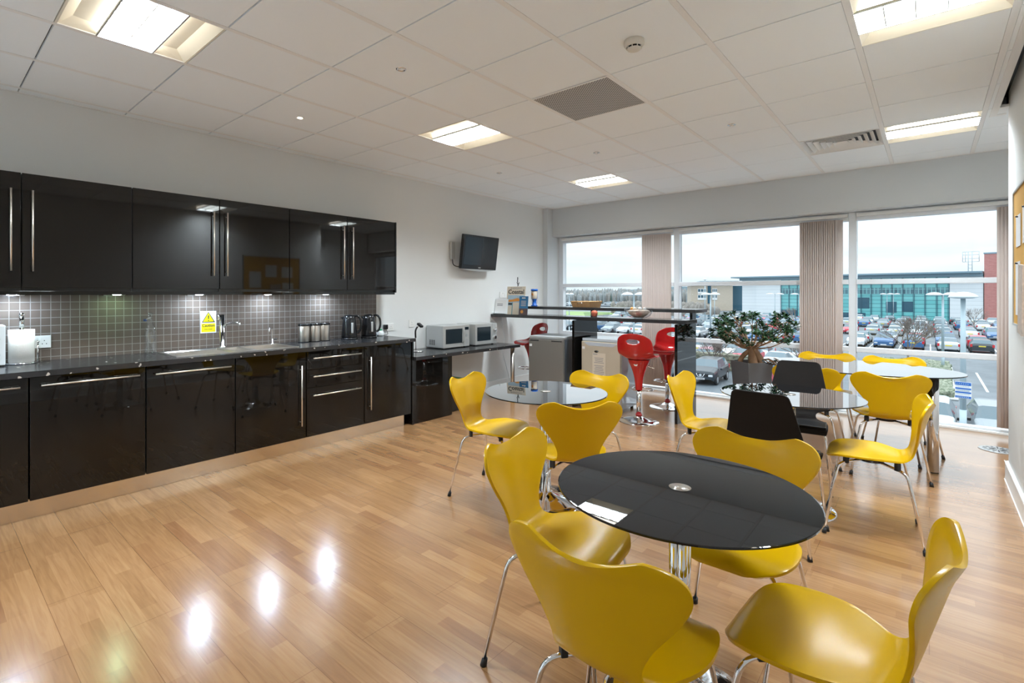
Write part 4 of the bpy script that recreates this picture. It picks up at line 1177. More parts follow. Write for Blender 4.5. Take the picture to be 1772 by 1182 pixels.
yc = make_yellow()
def place(proto, first, x, y, deg, label, group):
    o = proto if first else copy_tree(proto)
    o.location = (x, y, 0); o.rotation_euler = (0, 0, math.radians(deg-90)); tag(o, label, 'chair', group)
YC = [
 ('A', -2.260, 2.679, 11.4, 'yellow shell chair between the kitchen units and the back-left round table'),
 ('B', -1.810, 3.139, 271.4, 'yellow shell chair behind the back-left round table, in front of the cream fridge'),
 ('C', -1.559, 2.543, 135, 'yellow shell chair seen from behind, near side of the back-left round table'),
 ('D', -1.040, 1.650, 7, 'yellow shell chair at the left side of the nearest round table'),
 ('E', -.612, 1.274, 92.1, 'yellow shell chair seen from behind, nearest the camera'),
 ('F', -.204, 1.620, 176.5, 'yellow shell chair in the lower right corner, facing left'),
 ('G', -.543, 2.083, 270, 'yellow shell chair at the far side of the nearest round table'),
 ('H', -1.137, 3.709, -1, 'yellow shell chair beside the bar end panel, facing right'),
 ('K', -.245, 3.713, 184.7, 'yellow shell chair facing left, right of the table with the black chairs'),
 ('L', -.248, 4.970, 98.8, 'yellow shell chair seen from behind at the near side of the oval table'),
 ('M', -.744, 5.777, -86, 'yellow shell chair behind the oval table, left one, only its top edge showing'),
 ('N', -.194, 5.813, -75, 'yellow shell chair behind the oval table, right one, before the right-hand window'),
 ('O', -.741, 4.960, 89.6, 'yellow shell chair at the oval table, partly hidden by the far black chair'),
]
for i, (k, x, y, d, l) in enumerate(YC): place(yc, i == 0, x, y, d, l, 'yellow shell chairs')
bc = make_black()
place(bc, True, -.666, 3.286, 87, 'black plywood chair seen from behind, between two round tables', 'black plywood chairs')
place(bc, False, -.73, 4.30, 276, 'black plywood chair facing the camera at the far side of the round table', 'black plywood chairs')

# ------------------------------------------------------------------ plant
PX, PY = -1.46, 6.12
g = empty('planter', (PX, PY, 0), math.radians(-39)); tag(g, 'tall grey square tapered planter holding the small tree by the middle window', 'planter')
b = MB()
def frust(b, w0, w1, z0, z1, mi=0):
    vs = [(-w0, -w0, z0), (w0, -w0, z0), (w0, w0, z0), (-w0, w0, z0), (-w1, -w1, z1), (w1, -w1, z1), (w1, w1, z1), (-w1, w1, z1)]
    b.add(vs, [(0,3,2,1), (0,1,5,4), (1,2,6,5), (2,3,7,6), (3,0,4,7)], mi)
frust(b, .108, .147, 0, .625)
o = b.build('pot', M['pot'], g); md = o.modifiers.new('s', 'SOLIDIFY'); md.thickness = .008
b = MB(); b.box(-.132, .132, -.132, .132, .56, .59); b.build('soil', M['soil'], g)
g = empty('bonsai_tree', (PX, PY, .59)); tag(g, 'small broadleaf tree with thick split trunk growing in the grey planter', 'plant')
b = MB()
b.tube(smoothpath([(-.09, -.05, 0), (-.10, -.05, .04), (-.07, -.03, .10), (-.01, 0, .16)]), [.022]*4+[.025]*5+[.03]*4+[.034]*6 if False else .026, 10)
b.tube(smoothpath([(.03, -.02, 0), (.02, -.02, .06), (.005, 0, .14), (0, 0, .20)]), .042, 12)
b.tube(smoothpath([(.10, .02, 0), (.09, .02, .05), (.05, .01, .12), (.01, 0, .18)]), .036, 10)
b.tube(smoothpath([(-.02, .08, 0), (-.02, .05, .06), (0, 0, .17)]), .026, 10)
b.build('trunk', M['bark'], g)
b = MB()
tips = []
rnd = random.Random(3)
for k in range(78):
    a = 2*PI*((k*.618034) % 1); e = -.25+1.2*((k*.7549) % 1)
    rr_ = .70+.34*rnd.random()
    ce = math.cos(e)
    q = Vector((.43*rr_*ce*math.cos(a), .40*rr_*ce*math.sin(a), .335+.30*rr_*math.sin(e)))
    if rnd.random() < .14: q *= .75
    tips.append((q, (q-Vector((0, 0, .18))).normalized()))
for k, (q, d) in enumerate(tips):
    if k % 3 == 0:
        p0 = Vector((0, 0, .17)); mid = p0.lerp(q, .5)+Vector((rnd.uniform(-.03, .03), rnd.uniform(-.03, .03), -.02))
        pth = smoothpath([tuple(p0), tuple(mid), tuple(q)], 4)
        b.tube(pth, [.009*(1-.08*i) for i in range(len(pth))], 6)
        hub = Vector(pth[5])
        hubs = (hub, q)
    else:
        hub = hubs[0] if (hubs[0]-q).length < (hubs[1]-q).length else hubs[1]
        best = min(tips[0::3], key=lambda t: (t[0]-q).length)[0]
        b.tube([best.lerp(Vector((0, 0, .17)), .25), best.lerp(q, .5)+Vector((0, 0, -.01)), q], [.005, .004, .003], 5)
# one low shoot hanging over the planter edge
lowq = [Vector((.16, -.02, .03)), Vector((.24, -.03, .035)), Vector((.31, -.05, .03)), Vector((.38, -.04, .025))]
b.tube([(.02, 0, .02)]+[tuple(v) for v in lowq], .005, 6)
b.build('branches', M['bark'], g)
b = MB()
def rosette(q, n, Ls):
    for k in range(n):
        a = 2*PI*k/n*2.4+rnd.random(); e = rnd.uniform(-.5, 1.0)
        ld = Vector((math.cos(a), math.sin(a), e)).normalized()
        L_ = rnd.uniform(*Ls); w = L_*.23
        s_ = ld.cross(Vector((0, 0, 1))).normalized()*w
        base = q+Vector((rnd.uniform(-.022, .022), rnd.uniform(-.022, .022), rnd.uniform(-.018, .018)))
        b.add([base, base+ld*L_*.35+s_*.8-Vector((0, 0, .002)), base+ld*L_*.7+s_*.85-Vector((0, 0, .003)), base+ld*L_-Vector((0, 0, .004)), base+ld*L_*.7-s_*.85-Vector((0, 0, .003)), base+ld*L_*.35-s_*.8-Vector((0, 0, .002)), base+ld*L_*.55+Vector((0, 0, .003))],
              [(0, 1, 6), (1, 2, 6), (2, 3, 6), (3, 4, 6), (4, 5, 6), (5, 0, 6)], 0, False)
for q, d in tips: rosette(q, 30, (.036, .060))
for q in lowq: rosette(q+Vector((0, 0, .012)), 16, (.03, .05))
b.build('foliage', M['leaf'], g, fix=False)

# floor outlet + noticeboard
g = empty('floor_grille', (.45, 6.30, 0)); tag(g, 'round metal floor grille near the right-hand window', 'floor vent')
b = MB(); b.lathe([(0, 0), (.125, 0), (.127, .003), (.118, .006), (0, .006)], n=48); b.build('plate', M['silverd'], g)
b = MB()
for k in range(16):
    a = 2*PI*k/16; c, s = math.cos(a), math.sin(a)
    for r0, r1, wd in ((.025, .06, .005), (.072, .10, .007)):
        p = [(r0*c-wd*s*.6, r0*s+wd*c*.6), (r1*c-wd*s, r1*s+wd*c), (r1*c+wd*s, r1*s-wd*c), (r0*c+wd*s*.6, r0*s-wd*c*.6)]
        b.prism(p, 'z', .006, .0066)
b.build('slots', M['ink'], g)

g = empty('noticeboard', (WX1, 4.37, 1.60)); tag(g, 'ochre felt noticeboard with silver frame on the right wall', 'noticeboard')
hy, hz = .535, .443
b = MB(); b.box(-.012, 0, -hy, hy, -hz, hz); b.build('felt', M['cork'], g)
b = MB()
for a in ((-hy, hy, hz-.014, hz), (-hy, hy, -hz, -hz+.014), (-hy, -hy+.014, -hz, hz), (hy-.014, hy, -hz, hz)): b.box(-.018, 0, *a)
b.build('frame', M['silver'], g)
def pinned(y, z, w, h, m, label, nm='notice_sheet', tilt=0):
    o = empty(nm, (WX1-.014, y, z)); tag(o, label, 'notice')
    bb = MB(); bb.T = Matrix.Rotation(tilt, 4, 'X'); bb.box(-.0015-(.012 if m == 'news' else 0), 0, -w/2, w/2, -h/2, h/2); bb.build('sheet', M[m], o)
    bb = MB(); bb.cyl((0, 0, h/2-.012), (-.014, 0, h/2-.010), .005, n=8); bb.build('pin', M['black'] if m != 'news' else M['greenplast'], o)
    return o
pinned(4.645, 1.765, .21, .20, 'paper', 'upper white sheet pinned on the noticeboard')
pinned(4.66, 1.40, .21, .34, 'paper', 'lower white sheet pinned under the upper one on the noticeboard')
pinned(4.43, 1.33, .19, .42, 'news', 'folded newspaper page hanging over the lower edge of the noticeboard', 'newspaper', .08)
pinned(4.34, 1.78, .21, .22, 'paper', 'white sheet pinned near the middle of the noticeboard')
pinned(4.05, 1.62, .21, .29, 'paper', 'white sheet pinned at the near part of the noticeboard')
pinned(4.08, 1.28, .2, .2, 'paper', 'white sheet pinned at the near lower corner of the noticeboard')

# ------------------------------------------------------------------ outside
b = MB(); b.box(-400, 300, -200, 700, GZ-.3, GZ); tag(b.build('car_park_ground', M['asphalt']), 'grey wet asphalt of the car park', 'ground'); b = None
bpy.data.objects['car_park_ground']['kind'] = 'structure'
b = MB(); b.box(-260, -70, 104, 152, GZ-.1, GZ+.06); o = b.build('lawn', M['grass']); tag(o, 'strip of green grass beyond the car park', 'grass', kind='stuff')
# bay markings
b = MB()
ROWS = [46.5, 52, 73.5, 79, 96, 101.5, 118, 123.5, 139]
for y in (73.5, 96, 118, 46.5):
    for k in range(46):
        x = -100+2.6*k+1.3
        b.box(x-.06, x+.06, y-2.4, y+7.8, GZ, GZ+.01)
o = b.build('bay_lines', M['line']); o['kind'] = 'structure'; tag(o, 'white parking bay lines painted on the asphalt', 'road marking')

S_, C_ = math.sin(math.radians(41.623)), math.cos(math.radians(41.623))
def az(x, y):
    return 831.66+873.8*(C_*x+S_*y)/(-S_*x+C_*y)

# cars: lofted body
def car_mesh(kind, colour, parts=None):
    st = {
     'hatch': [(-2.05,.35,.60,.62,.70,0),(-1.95,.22,.72,.76,.83,0),(-1.1,.20,.90,.98,.88,0),(-.95,.20,.92,1.02,.88,.80),(-.30,.20,.93,1.42,.88,.64),(.9,.20,.95,1.45,.88,.64),(1.55,.20,.98,1.38,.88,.62),(1.92,.22,1.0,1.05,.86,.74),(2.05,.34,.82,.86,.80,0)],
     'saloon': [(-2.2,.35,.60,.62,.70,0),(-2.1,.22,.72,.76,.83,0),(-1.2,.20,.88,.95,.88,0),(-1.0,.20,.90,.98,.88,.80),(-.30,.20,.92,1.38,.88,.62),(.75,.20,.94,1.40,.88,.62),(1.45,.20,.96,1.06,.88,.72),(1.6,.20,.96,1.02,.87,0),(2.15,.24,.92,.98,.84,0),(2.25,.34,.75,.80,.78,0)],
     'suv': [(-2.05,.40,.72,.76,.74,0),(-1.98,.30,.88,.92,.86,0),(-1.2,.28,1.02,1.10,.90,0),(-1.05,.28,1.04,1.14,.90,.82),(-.5,.28,1.05,1.56,.90,.68),(.9,.28,1.08,1.60,.90,.68),(1.65,.28,1.12,1.54,.90,.64),(1.98,.30,1.10,1.15,.88,.78),(2.08,.42,.90,.95,.82,0)],
    }[kind]
    prof = []
    for (x, zb, zs, zr, w, wr) in st:
        if wr == 0: wr = w*.86
        prof.append([(w*.90, zb), (w, zb+.16), (w*.995, zs-.14), (w*.955, zs), (wr, zr-.035), (wr*.82, zr), (0, zr+.012)])
    vs = []
    for (x, *_), pr in zip(st, prof):
        ring = [(x, -y, z) for y, z in pr] + [(x, y, z) for y, z in reversed(pr[:-1])]
        vs += ring
    n = 13
    fb, fg = [], []
    for i in range(len(st)-1):
        for k in range(n-1):
            f = (i*n+k, i*n+k+1, (i+1)*n+k+1, (i+1)*n+k)
            r0, r1 = st[i], st[i+1]
            tall = min(r0[3]-r0[2], r1[3]-r1[2]); mx = max(r0[3]-r0[2], r1[3]-r1[2])
            side = k in (3, 8); top = k in (4, 5, 6, 7)
            gl = False
            if side and mx > .25: gl = True
            if top and abs(r1[3]-r0[3]) > .28 and mx > .25: gl = True
            (fg if gl else fb).append(f)
    caps = [tuple(reversed(range(n))), tuple(range((len(st)-1)*n, len(st)*n))]
    return st, vs, fb, fg, caps

def lights(b, st, ti, hi, py, pw):
    x1 = st[-1][0]; x0 = st[0][0]; zs = st[-1][2]
    for s in (-1, 1):
        b.box(x1-.22, x1+.005, s*.80-.09, s*.80+.09, zs-.12, zs+.16, ti)
        b.box(x0-.005, x0+.25, s*.66-.15, s*.66+.15, .56, .70, hi)
    b.box(x1, x1+.02, -.26, .26, zs-.10, zs+.02, py)
    b.box(x0-.02, x0, -.26, .26, .40, .50, pw)

def far_car(kind, colour):
    st, vs, fb, fg, caps = car_mesh(kind, colour)
    b = MB(); b.add(vs, fb+caps, 0, False); b.add(vs, fg, 1, False)
    wx = st[-1][0]*.64
    for sx in (-1, 1):
        for sy in (-1, 1):
            b.cyl((sx*wx, sy*.70, .32), (sx*wx, sy*.90, .32), .32, n=14, mi=2)
    lights(b, st, 3, 4, 5, 6)
    me = b.build('parked_car', bevel=.05, mats=[M['car_'+colour], M['carglass'], M['tyre'], M['tail'], M['headlamp'], M['plateY'], M['plateW']])
    return me

def near_car(kind, colour, x, y, deg, label, emblem=False):
    r = empty('parked_car', (x, y, GZ), math.radians(deg)); tag(r, label, 'car')
    st, vs, fb, fg, caps = car_mesh(kind, colour)
    b = MB(); b.add(vs, fb+caps, 0, False); o = b.build('body', M['car_'+colour], r, bevel=.05)
    b = MB(); b.add(vs, fg, 0, False); b.build('glazing', M['carglass'], r, fix=False)
    wx = st[-1][0]*.64
    for sx in (-1, 1):
        for sy in (-1, 1):
            b = MB(); b.cyl((sx*wx, sy*.70, .33), (sx*wx, sy*.91, .33), .33, n=24, mi=0); b.cyl((sx*wx, sy*.90, .33), (sx*wx, sy*.92, .33), .21, n=10, mi=1)
            b.build('wheel', [M['tyre'], M['alloy']], r)
    x1 = st[-1][0]; x0 = st[0][0]; zs = st[-1][2]
    for s in (-1, 1):
        b = MB(); b.box(x1-.25, x1+.006, s*.78-.11, s*.78+.11, zs-.12, zs+.16); b.build('tail_lamp', M['tail'], r, bevel=.02)
        b = MB(); b.box(x0-.02, x0+.25, s*.62-.14, s*.62+.14, .58, .72); b.build('headlamp', M['headlamp'], r, bevel=.03)
        b = MB(); b.box(-.85, -.68, s*.92, s*1.08, .95, 1.07) if s > 0 else b.box(-.85, -.68, -1.08, -.92, .95, 1.07); b.build('wing_mirror', M['car_'+colour] if colour in ('red', 'black') else M['black'], r, bevel=.02)
    b = MB(); b.box(x1, x1+.02, -.26, .26, zs-.10, zs+.02); b.build('number_plate', M['plateY'], r)
    b = MB(); b.box(x0-.03, x0-.005, -.26, .26, .38, .49); pl = b.build('number_plate', M['plateW'], r)
    b = MB()
    for k in range(7): b.box(x0-.033, x0-.03, -.22+.065*k, -.18+.065*k, .40, .47)
    b.build('plate_print', M['ink'], pl)
    if emblem:
        b = MB(); b.cyl((x0-.03, 0, .665), (x0-.01, 0, .665), .075, n=20)
        b.box(x0-.035, x0-.03, -.12, .12, .65, .68)
        b.build('grille_badge', M['headlamp'], r)
        b = MB()
        for s in (-1, 1): b.tube([(x0-.03, s*.26, .77), (x0-.04, s*.16, .57), (x0-.04, 0, .555)], .018, 6)
        b.build('grille_trim', M['headlamp'], r)
        b = MB(); b.box(x0-.012, x0+.02, -.55, .55, .60, .74); b.build('grille', M['black'], r)
    return r
# near row: fronts towards the building (front is -x of the car)
near_car('suv', 'black', -11.5, 36.9, 93, 'black crossover car parked in front of the hedge, headlamps facing the window', True)
near_car('hatch', 'red', -8.55, 38.9, 82, 'bright red hatchback beside the black crossover, mostly behind the planter')
near_car('suv', 'silver', -.05, 28.9, 88, 'silver car right below the window, its wing mirror beside the lamp post')
near_car('suv', 'grey', 2.15, 29.2, 92, 'dark four-wheel-drive at the lower right corner of the window')
near_car('hatch', 'grey', -14.8, 35.6, 80, 'grey hatchback left of the black crossover, behind the bar')
b = MB(); b.box(-18.0, -9.9, 42.6, 43.7, GZ, GZ+1.25); 
o = b.build('hedge', M['hedge']); tag(o, 'clipped brown-green hedge behind the black crossover', 'hedge', kind='stuff')
md = o.modifiers.new('u', 'SUBSURF'); md.subdivision_type = 'SIMPLE'; md.render_levels = 5; md.levels = 2
tx = bpy.data.textures.new('hedge noise', 'CLOUDS'); tx.noise_scale = .4
md = o.modifiers.new('d', 'DISPLACE'); md.texture = tx; md.strength = .35; md.texture_coords = 'LOCAL'

rowname = {46.5: 'first row past the hedge', 52: 'second row past the hedge', 73.5: 'third row of the car park', 79: 'fourth row of the car park', 96: 'fifth row of the car park', 101.5: 'sixth row of the car park', 118: 'seventh row of the car park', 123.5: 'eighth row of the car park', 139: 'last row by the office building'}
protos = {}
rc = random.Random(11)
special_cars = {}
ncar = 0
cols = ['white']*5 + ['silver']*5 + ['grey']*4 + ['blue']*2 + ['red']*2 + ['black']*2
placed = {}
for y in ROWS:
    for k in range(46):
        x = -100+2.6*k
        u = az(x, y)
        vis = (965 < u < 1128) or (1190 < u < 1402) or (1466 < u < 1735)
        if not vis: continue
        if y < 60 and (u > 1400): continue
        if y < 60 and u < 1190 and x > -22: pass
        if rc.random() < .10: continue
        if u < 1060 and y > 80 : continue
        if y > 130 and x < -40: continue
        if az(x, y) > 1640 and y in (79,) and rc.random() < .3: continue
        kind = rc.choice(['hatch', 'hatch', 'saloon', 'suv']); colour = rc.choice(cols)
        # cars picked out in the photograph
        if y == 73.5 and abs(x-3.9) < 1.4: kind, colour = 'hatch', 'black'
        if y == 73.5 and abs(x-1.4) < 1.3: kind, colour = 'saloon', 'silver'
        if y == 46.5 and abs(x+14.5) < 1.3: kind, colour = 'hatch', 'pink'
        key = (kind, colour)
        if key not in protos:
            protos[key] = far_car(kind, colour); o = protos[key]
        else:
            o = protos[key].copy(); COL.objects.link(o)
        o.location = (x+rc.uniform(-.12, .12), y+rc.uniform(-.25, .25), GZ)
        flip = rc.random() < .5
        o.rotation_euler = (0, 0, PI/2+(PI if flip else 0)+rc.uniform(-.02, .02))
        win = 'left-hand' if u < 1140 else ('middle' if u < 1420 else 'right-hand')
        kn = {'hatch': 'hatchback', 'saloon': 'saloon', 'suv': 'tall car'}[kind]
        base = '%s %s in the %s, through the %s window' % (colour, kn, rowname[y], win)
        tag(o, base, 'car', '%s %s cars in the %s, %s window' % (colour, kn, rowname[y], win))
        ncar += 1
# small cars far beyond the lawn
for k in range(22):
    key = rc.choice([('suv', 'white'), ('hatch', 'silver'), ('suv', 'silver'), ('hatch', 'white')])
    if key not in protos: protos[key] = far_car(*key); o = protos[key]
    else: o = protos[key].copy(); COL.objects.link(o)
    o.location = (-190+5.2*k+rc.uniform(-.3, .3), 232+rc.uniform(-4, 4), GZ+.6); o.rotation_euler = (0, 0, rc.uniform(-.2, .2))
    tag(o, 'tiny pale parked vehicle far away beyond the grass', 'car', 'tiny pale vehicles beyond the grass')
# ridge they stand on
b = MB(); b.box(-300, -60, 216, 250, GZ-.2, GZ+.6); o = b.build('far_lot', M['asphalt']); o['kind'] = 'structure'; tag(o, 'distant parking lot beyond the grass', 'ground')

# woodland and hills
rw = random.Random(5)
def brush(b, x, y, z, h, r, n, wd, mi=0):
    for k in range(n):
        a = rw.uniform(0, 2*PI); q = rw.random()**.6
        z0 = h*rw.uniform(.05, .35); z1 = h*rw.uniform(.55, 1.0)*(1-.25*q*q)
        p0 = Vector((x+rw.uniform(-.1, .1)*r, y, z+z0)); p1 = Vector((x+r*q*math.cos(a), y+r*q*math.sin(a), z+z1))
        t = Vector((wd*rw.uniform(.6, 1.4), 0, 0))
        m_ = p0.lerp(p1, .55)+Vector((0, 0, h*.04))
        b.add([p0-t, p0+t, m_+t*.8, p1, m_-t*.8], [(0, 1, 2, 3, 4)], mi)
b = MB()
for i in range(6500):
    y = rw.uniform(262, 335); x = rw.uniform(-360, 120)
    if az(x, y) > 1300 or az(x, y) < 900: continue
    h = rw.uniform(4.8, 8.0)*(1+(y-262)/170); r = rw.uniform(.5, 1.15)
    if rw.random() < .05: b.lathe([(r*.5, 0), (r*.42, h*.4), (.05, h*.95)], (x, y, GZ), n=7, mi=1)
    else:
        mi = 2 if rw.random() < .35 else 0
        b.lathe([(r*.8, 0), (r, h*.5), (r*.85, h*.72), (r*.45, h*.88), (.02, h*.93)], (x, y, GZ), n=6, mi=mi)
        brush(b, x, y, GZ, h*1.03, r*1.2, 7, .03, mi)
o = b.build('woodland', [M['wood'], mat_speckle('conifers', (.03, .08, .07), (.07, .14, .11), .8), mat_speckle('hazed russet twigs', (.22, .215, .20), (.31, .30, .285), .9)], fix=False); tag(o, 'grey-brown hazed winter woodland along the horizon', 'trees', kind='stuff')
b = MB()
pts = []
for k in range(61):
    x = -900+k*28; pts.append((x, 6+3*math.sin(k*.31)+2*math.sin(k*.83+1)))
poly = [(-900, GZ-2)] + pts + [(-900+60*28, GZ-2)]
b.prism(poly, 'y', 640, 690); o = b.build('far_hills', M['hill']); o['kind'] = 'structure'; tag(o, 'hazy blue-grey hills on the horizon', 'hills')

def bare_tree(x, y, h, sp, label, seed, z0=GZ, lev=4, nb=3, r0=.09):
    g = empty('bare_tree', (x, y, z0)); tag(g, label, 'tree', 'leafless winter trees')
    rn = random.Random(seed)
    t = MB(); t.tube([(0, 0, 0), (0, 0, h*.28)], [r0, r0*.8], 7); t.build('trunk', M['twig'], g)
    bb = MB()
    def br(p, d, L, r, l):
        q = p+d*L; bb.tube([p, q], [r, r*.65], 4, caps=False)
        if l == 0: return
        for _ in range(nb+(1 if l > 2 else 0)):
            nd = (d+Vector((rn.uniform(-1, 1), rn.uniform(-1, 1), rn.uniform(-.3, .7)))*sp).normalized()
            br(q, nd, L*rn.uniform(.62, .85), r*.62, l-1)
    for _ in range(5):
        br(Vector((0, 0, h*.27)), (Vector((rn.uniform(-1, 1), rn.uniform(-1, 1), 1.0))).normalized(), h*.24, r0*.6, lev)
    bb.build('branches', M['twig'], g)
bare_tree(-1.3, 54.0, 4.5, .75, 'wide leafless tree in front of the cars, seen through the right-hand window', 4, lev=4)
bare_tree(5.4, 114, 4.4, .55, 'small leafless tree before the white end wall of the office building', 5, lev=3, r0=.08)
bare_tree(-12.4, 41.2, 2.6, .9, 'spreading leafless tree beyond the hedge, behind the planter', 12, lev=4)
bare_tree(-15.2, 91, 4.6, .5, 'slender leafless tree before the teal office glazing, beside the blind', 14, lev=3, r0=.1)
bare_tree(-7.0, 43.5, 2.8, .9, 'small leafless tree behind the bonsai trunk', 17, lev=3)
# brushwood in front of the tan building
b = MB()
for i in range(420):
    u = rw.random(); x = -74+30*u+rw.uniform(-1, 1); y = 148-5*u+rw.uniform(-3, 3)
    h = rw.uniform(2.4, 5.6)*(1-.3*abs(u-.5)); r = rw.uniform(.6, 1.2)
    b.lathe([(r*.8, 0), (r, h*.5), (r*.7, h*.7), (.02, h*.82)], (x, y, GZ), n=6)
    brush(b, x, y, GZ, h, r*1.5, 22, .022)
o = b.build('scrub', mat_speckle('brown scrub', (.17, .155, .14), (.28, .26, .235), 2.5)); tag(o, 'brown leafless scrub in front of the tan brick building', 'bushes', kind='stuff')

# kerbed islands
def island(x0, x1, y0, y1, label):
    g = empty('planted_island', ((x0+x1)/2, (y0+y1)/2, GZ)); tag(g, label, 'island')
    hx, hy = (x1-x0)/2, (y1-y0)/2
    b = MB(); b.box(-hx, hx, -hy, hy, 0, .14); b.build('kerb', M['kerb'], g, bevel=.1)
    b = MB(); b.box(-hx+.18, hx-.18, -hy+.18, hy-.18, .1, .42)
    o = b.build('shrubs', M['shrub'], g); md = o.modifiers.new('u', 'SUBSURF'); md.subdivision_type = 'SIMPLE'; md.levels = 2; md.render_levels = 5
    md = o.modifiers.new('d', 'DISPLACE'); md.texture = tx; md.strength = .4; md.texture_coords = 'LOCAL'
island(-3.6, 1.4, 51.5, 58, 'kerbed island with low shrubs under the leafless trees')
island(-1.6, 1.25, 39.3, 48, 'rounded kerbed bed of shrubs beside the nearest lamp post')

# lamp posts
def lamp_post(x, y, h, label, pair=True, r=.075, ang=0.0, hr=.5):
    g = empty('street_lamp', (x, y, GZ), ang); tag(g, label, 'lamp post', 'car park lamp posts')
    b = MB(); b.cyl((0, 0, 0), (0, 0, h*.25), r*1.15, n=14); b.cyl((0, 0, h*.25), (0, 0, h), r, r*.8, n=14); b.build('post', M['lamppost'], g)
    for s in ((-1, 1) if pair else (1,)):
        cx = s*hr*1.04 if pair else 0
        b = MB(); b.lathe([(hr, h-.02), (hr*.9, h+.05), (hr*.65, h+.13), (hr*.35, h+.18), (0, h+.20)], (cx, 0, 0), n=20); b.lathe([(0, h-.05), (hr*.5, h-.07), (hr, h-.02)], (cx, 0, 0), n=20)
        b.build('lamp_shade', M['lamphead'], g)
    b = MB(); b.cyl((-hr if pair else 0, 0, h-.03), (hr if pair else .01, 0, h-.03), .03, n=8); b.build('arm', M['lamppost'], g)
    return g
lp = lamp_post(1.0, 27.6, 5.95, 'nearest thick lamp post carrying the blue parking notice', False, .095, 0, .46)
g = empty('parking_sign', (1.0, 27.45, GZ)); tag(g, 'blue and white parking notice fixed on the nearest lamp post', 'sign')
g.rotation_euler = (0, 0, math.radians(-12))
zc = 6.065-(674-508.65)*20/873.8+0
b = MB(); b.box(-.24, .24, -.02, 0, zc-.32, zc+.32); b.build('panel', M['paper'], g)
b = MB(); b.box(-.23, .23, -.024, -.02, zc+.19, zc+.31); b.box(-.23, .23, -.024, -.02, zc-.31, zc-.23); b.box(-.23, .23, -.024, -.02, zc-.12, zc-.06); b.box(-.23, .23, -.024, -.02, zc+.03, zc+.09); b.build('band', M['signblue'], g)
b = MB()
for z, n in ((.25, 6), (.15, 8), (.0, 9), (-.03, 9), (-.16, 9), (-.27, 7)):
    for k in range(n):
        xx = -.19+.38*k/n
        b.box(xx, xx+.028, -.026, -.02, zc+z-.014, zc+z+.014)
b.build('print', M['lamppost'], g)
lamp_post(.80, 54.0, 6.0, 'lamp post on the kerbed island, left of the nearest post', True, .09, math.radians(30), .55)
def lamp_at(u, d, label, pair=True, hr=.5, ang=0, top=None, r=.06):
    l = (u-831.66)/873.8*d
    lamp_post(-S_*d+C_*l, C_*d+S_*l, 6.0 if top is None else top, label, pair, r, ang, hr)
lamp_at(1097, 39, 'twin-headed lamp post seen through the left-hand window', True, .47, math.radians(20), r=.07)
lamp_at(985, 70, 'lamp post at the left edge of the left-hand window', True, .35, 0)
lamp_at(1229.5, 60, 'thick lamp post in front of the tan brick building', True, .6, math.radians(60), r=.09)
lamp_at(1236.5, 85.5, 'thinner lamp post just right of the thick one, before the tan brick building', True, .5, math.radians(60))
lamp_at(1220, 75, 'tall thin lamp post left of the thick one, before the tan brick building', False, .3, 0, 8.2)
lamp_at(1341, 95, 'lamp post before the white wall of the office building, above the small tree', True, .75, math.radians(10))
lamp_at(1383, 95, 'lamp post before the teal glazing, left of the middle blind', True, .7, math.radians(10))
lamp_at(1535, 105, 'lamp post on the left before the teal glazing in the right-hand window', True, .6, math.radians(10))
lamp_at(1546, 112, 'lamp post just right of its neighbour before the teal glazing', True, .6, math.radians(10))

# office building with teal glazing: local x along the facade, face at y=0 looking to -y
P0 = Vector((-40.5, 159.6)); P1 = Vector((8.7, 152.9))
dv = (P1-P0); LEN = dv.length; ang = math.atan2(dv.y, dv.x)
og = empty('office_building', (P0.x, P0.y, GZ), ang); tag(og, 'long office building with teal curtain wall and white end walls', 'building')
HB = 10.6
b = MB(); b.box(0, 10.2, 0, 20, 0, HB); b.box(10.2-6.2, 10.2, -.6, 0, 0, HB); b.build('white_wall', M['clad'], og)
b = MB(); b.box(LEN-5.3, LEN, -.3, 20, 0, HB); b.build('white_wall', M['clad'], og)
b = MB(); b.box(10.2, LEN-5.3, .2, 20, 0, HB); b.build('curtain_wall', M['curtain'], og)
b = MB(); b.box(10.2, LEN-5.3, .1, .2, 6.0, 7.5); b.build('window_band', M['curtaind'], og)
rb = random.Random(2)
for cx, w, z0, z1 in ((21.3, 3.8, 1.8, 4.2), (28.0, 3.6, 2.5, 5.2), (34.0, 2, 1.6, 4.2), (37, 2.0, 1.9, 4.3), (12.2, 3.9, 0, 1.7), (22, 14, 0, 1.4)):
    b = MB(); b.box(cx-w/2, cx+w/2, .12, .2, z0, z1); b.build('open_window', M['darkglass'], og)
b = MB(); k = 10.2
while k < LEN-5.3:
    b.box(k-.05, k+.05, .02, .2, 0, HB); k += 2.0
b.build('mullions', M['darkglass'], og)
b = MB(); b.box(-2.2, LEN, -2.4, 21, HB, HB+.35); b.box(-.4, LEN, -.9, 20, HB-.75, HB); b.build('roof', M['roofblue'], og)
tg = empty('brick_tower', (P1.x+.08, P1.y-.6, GZ), ang); tag(tg, 'taller red brick block at the right end of the office building', 'building')
b = MB(); b.box(0, 30, 0, 20, 0, 14.6); b.build('wall', M['brick'], tg)
b = MB(); b.box(-.1, 30.1, -.1, 22, 14.6, 14.9); b.build('coping', M['roofblue'], tg)
fg_ = empty('roof_gantry', (P1.x-3.2, P1.y+1, GZ+HB+.3), ang); tag(fg_, 'thin metal lattice frame standing on the office roof beside the brick block', 'gantry')
b = MB()
for x in (.9, 1.5): b.cyl((x, 0, 0), (x, 0, 4.4), .06, n=6)
for x in (0, .45, 2.6): b.cyl((x, 0, 2.2), (x, 0, 4.4), .05, n=6)
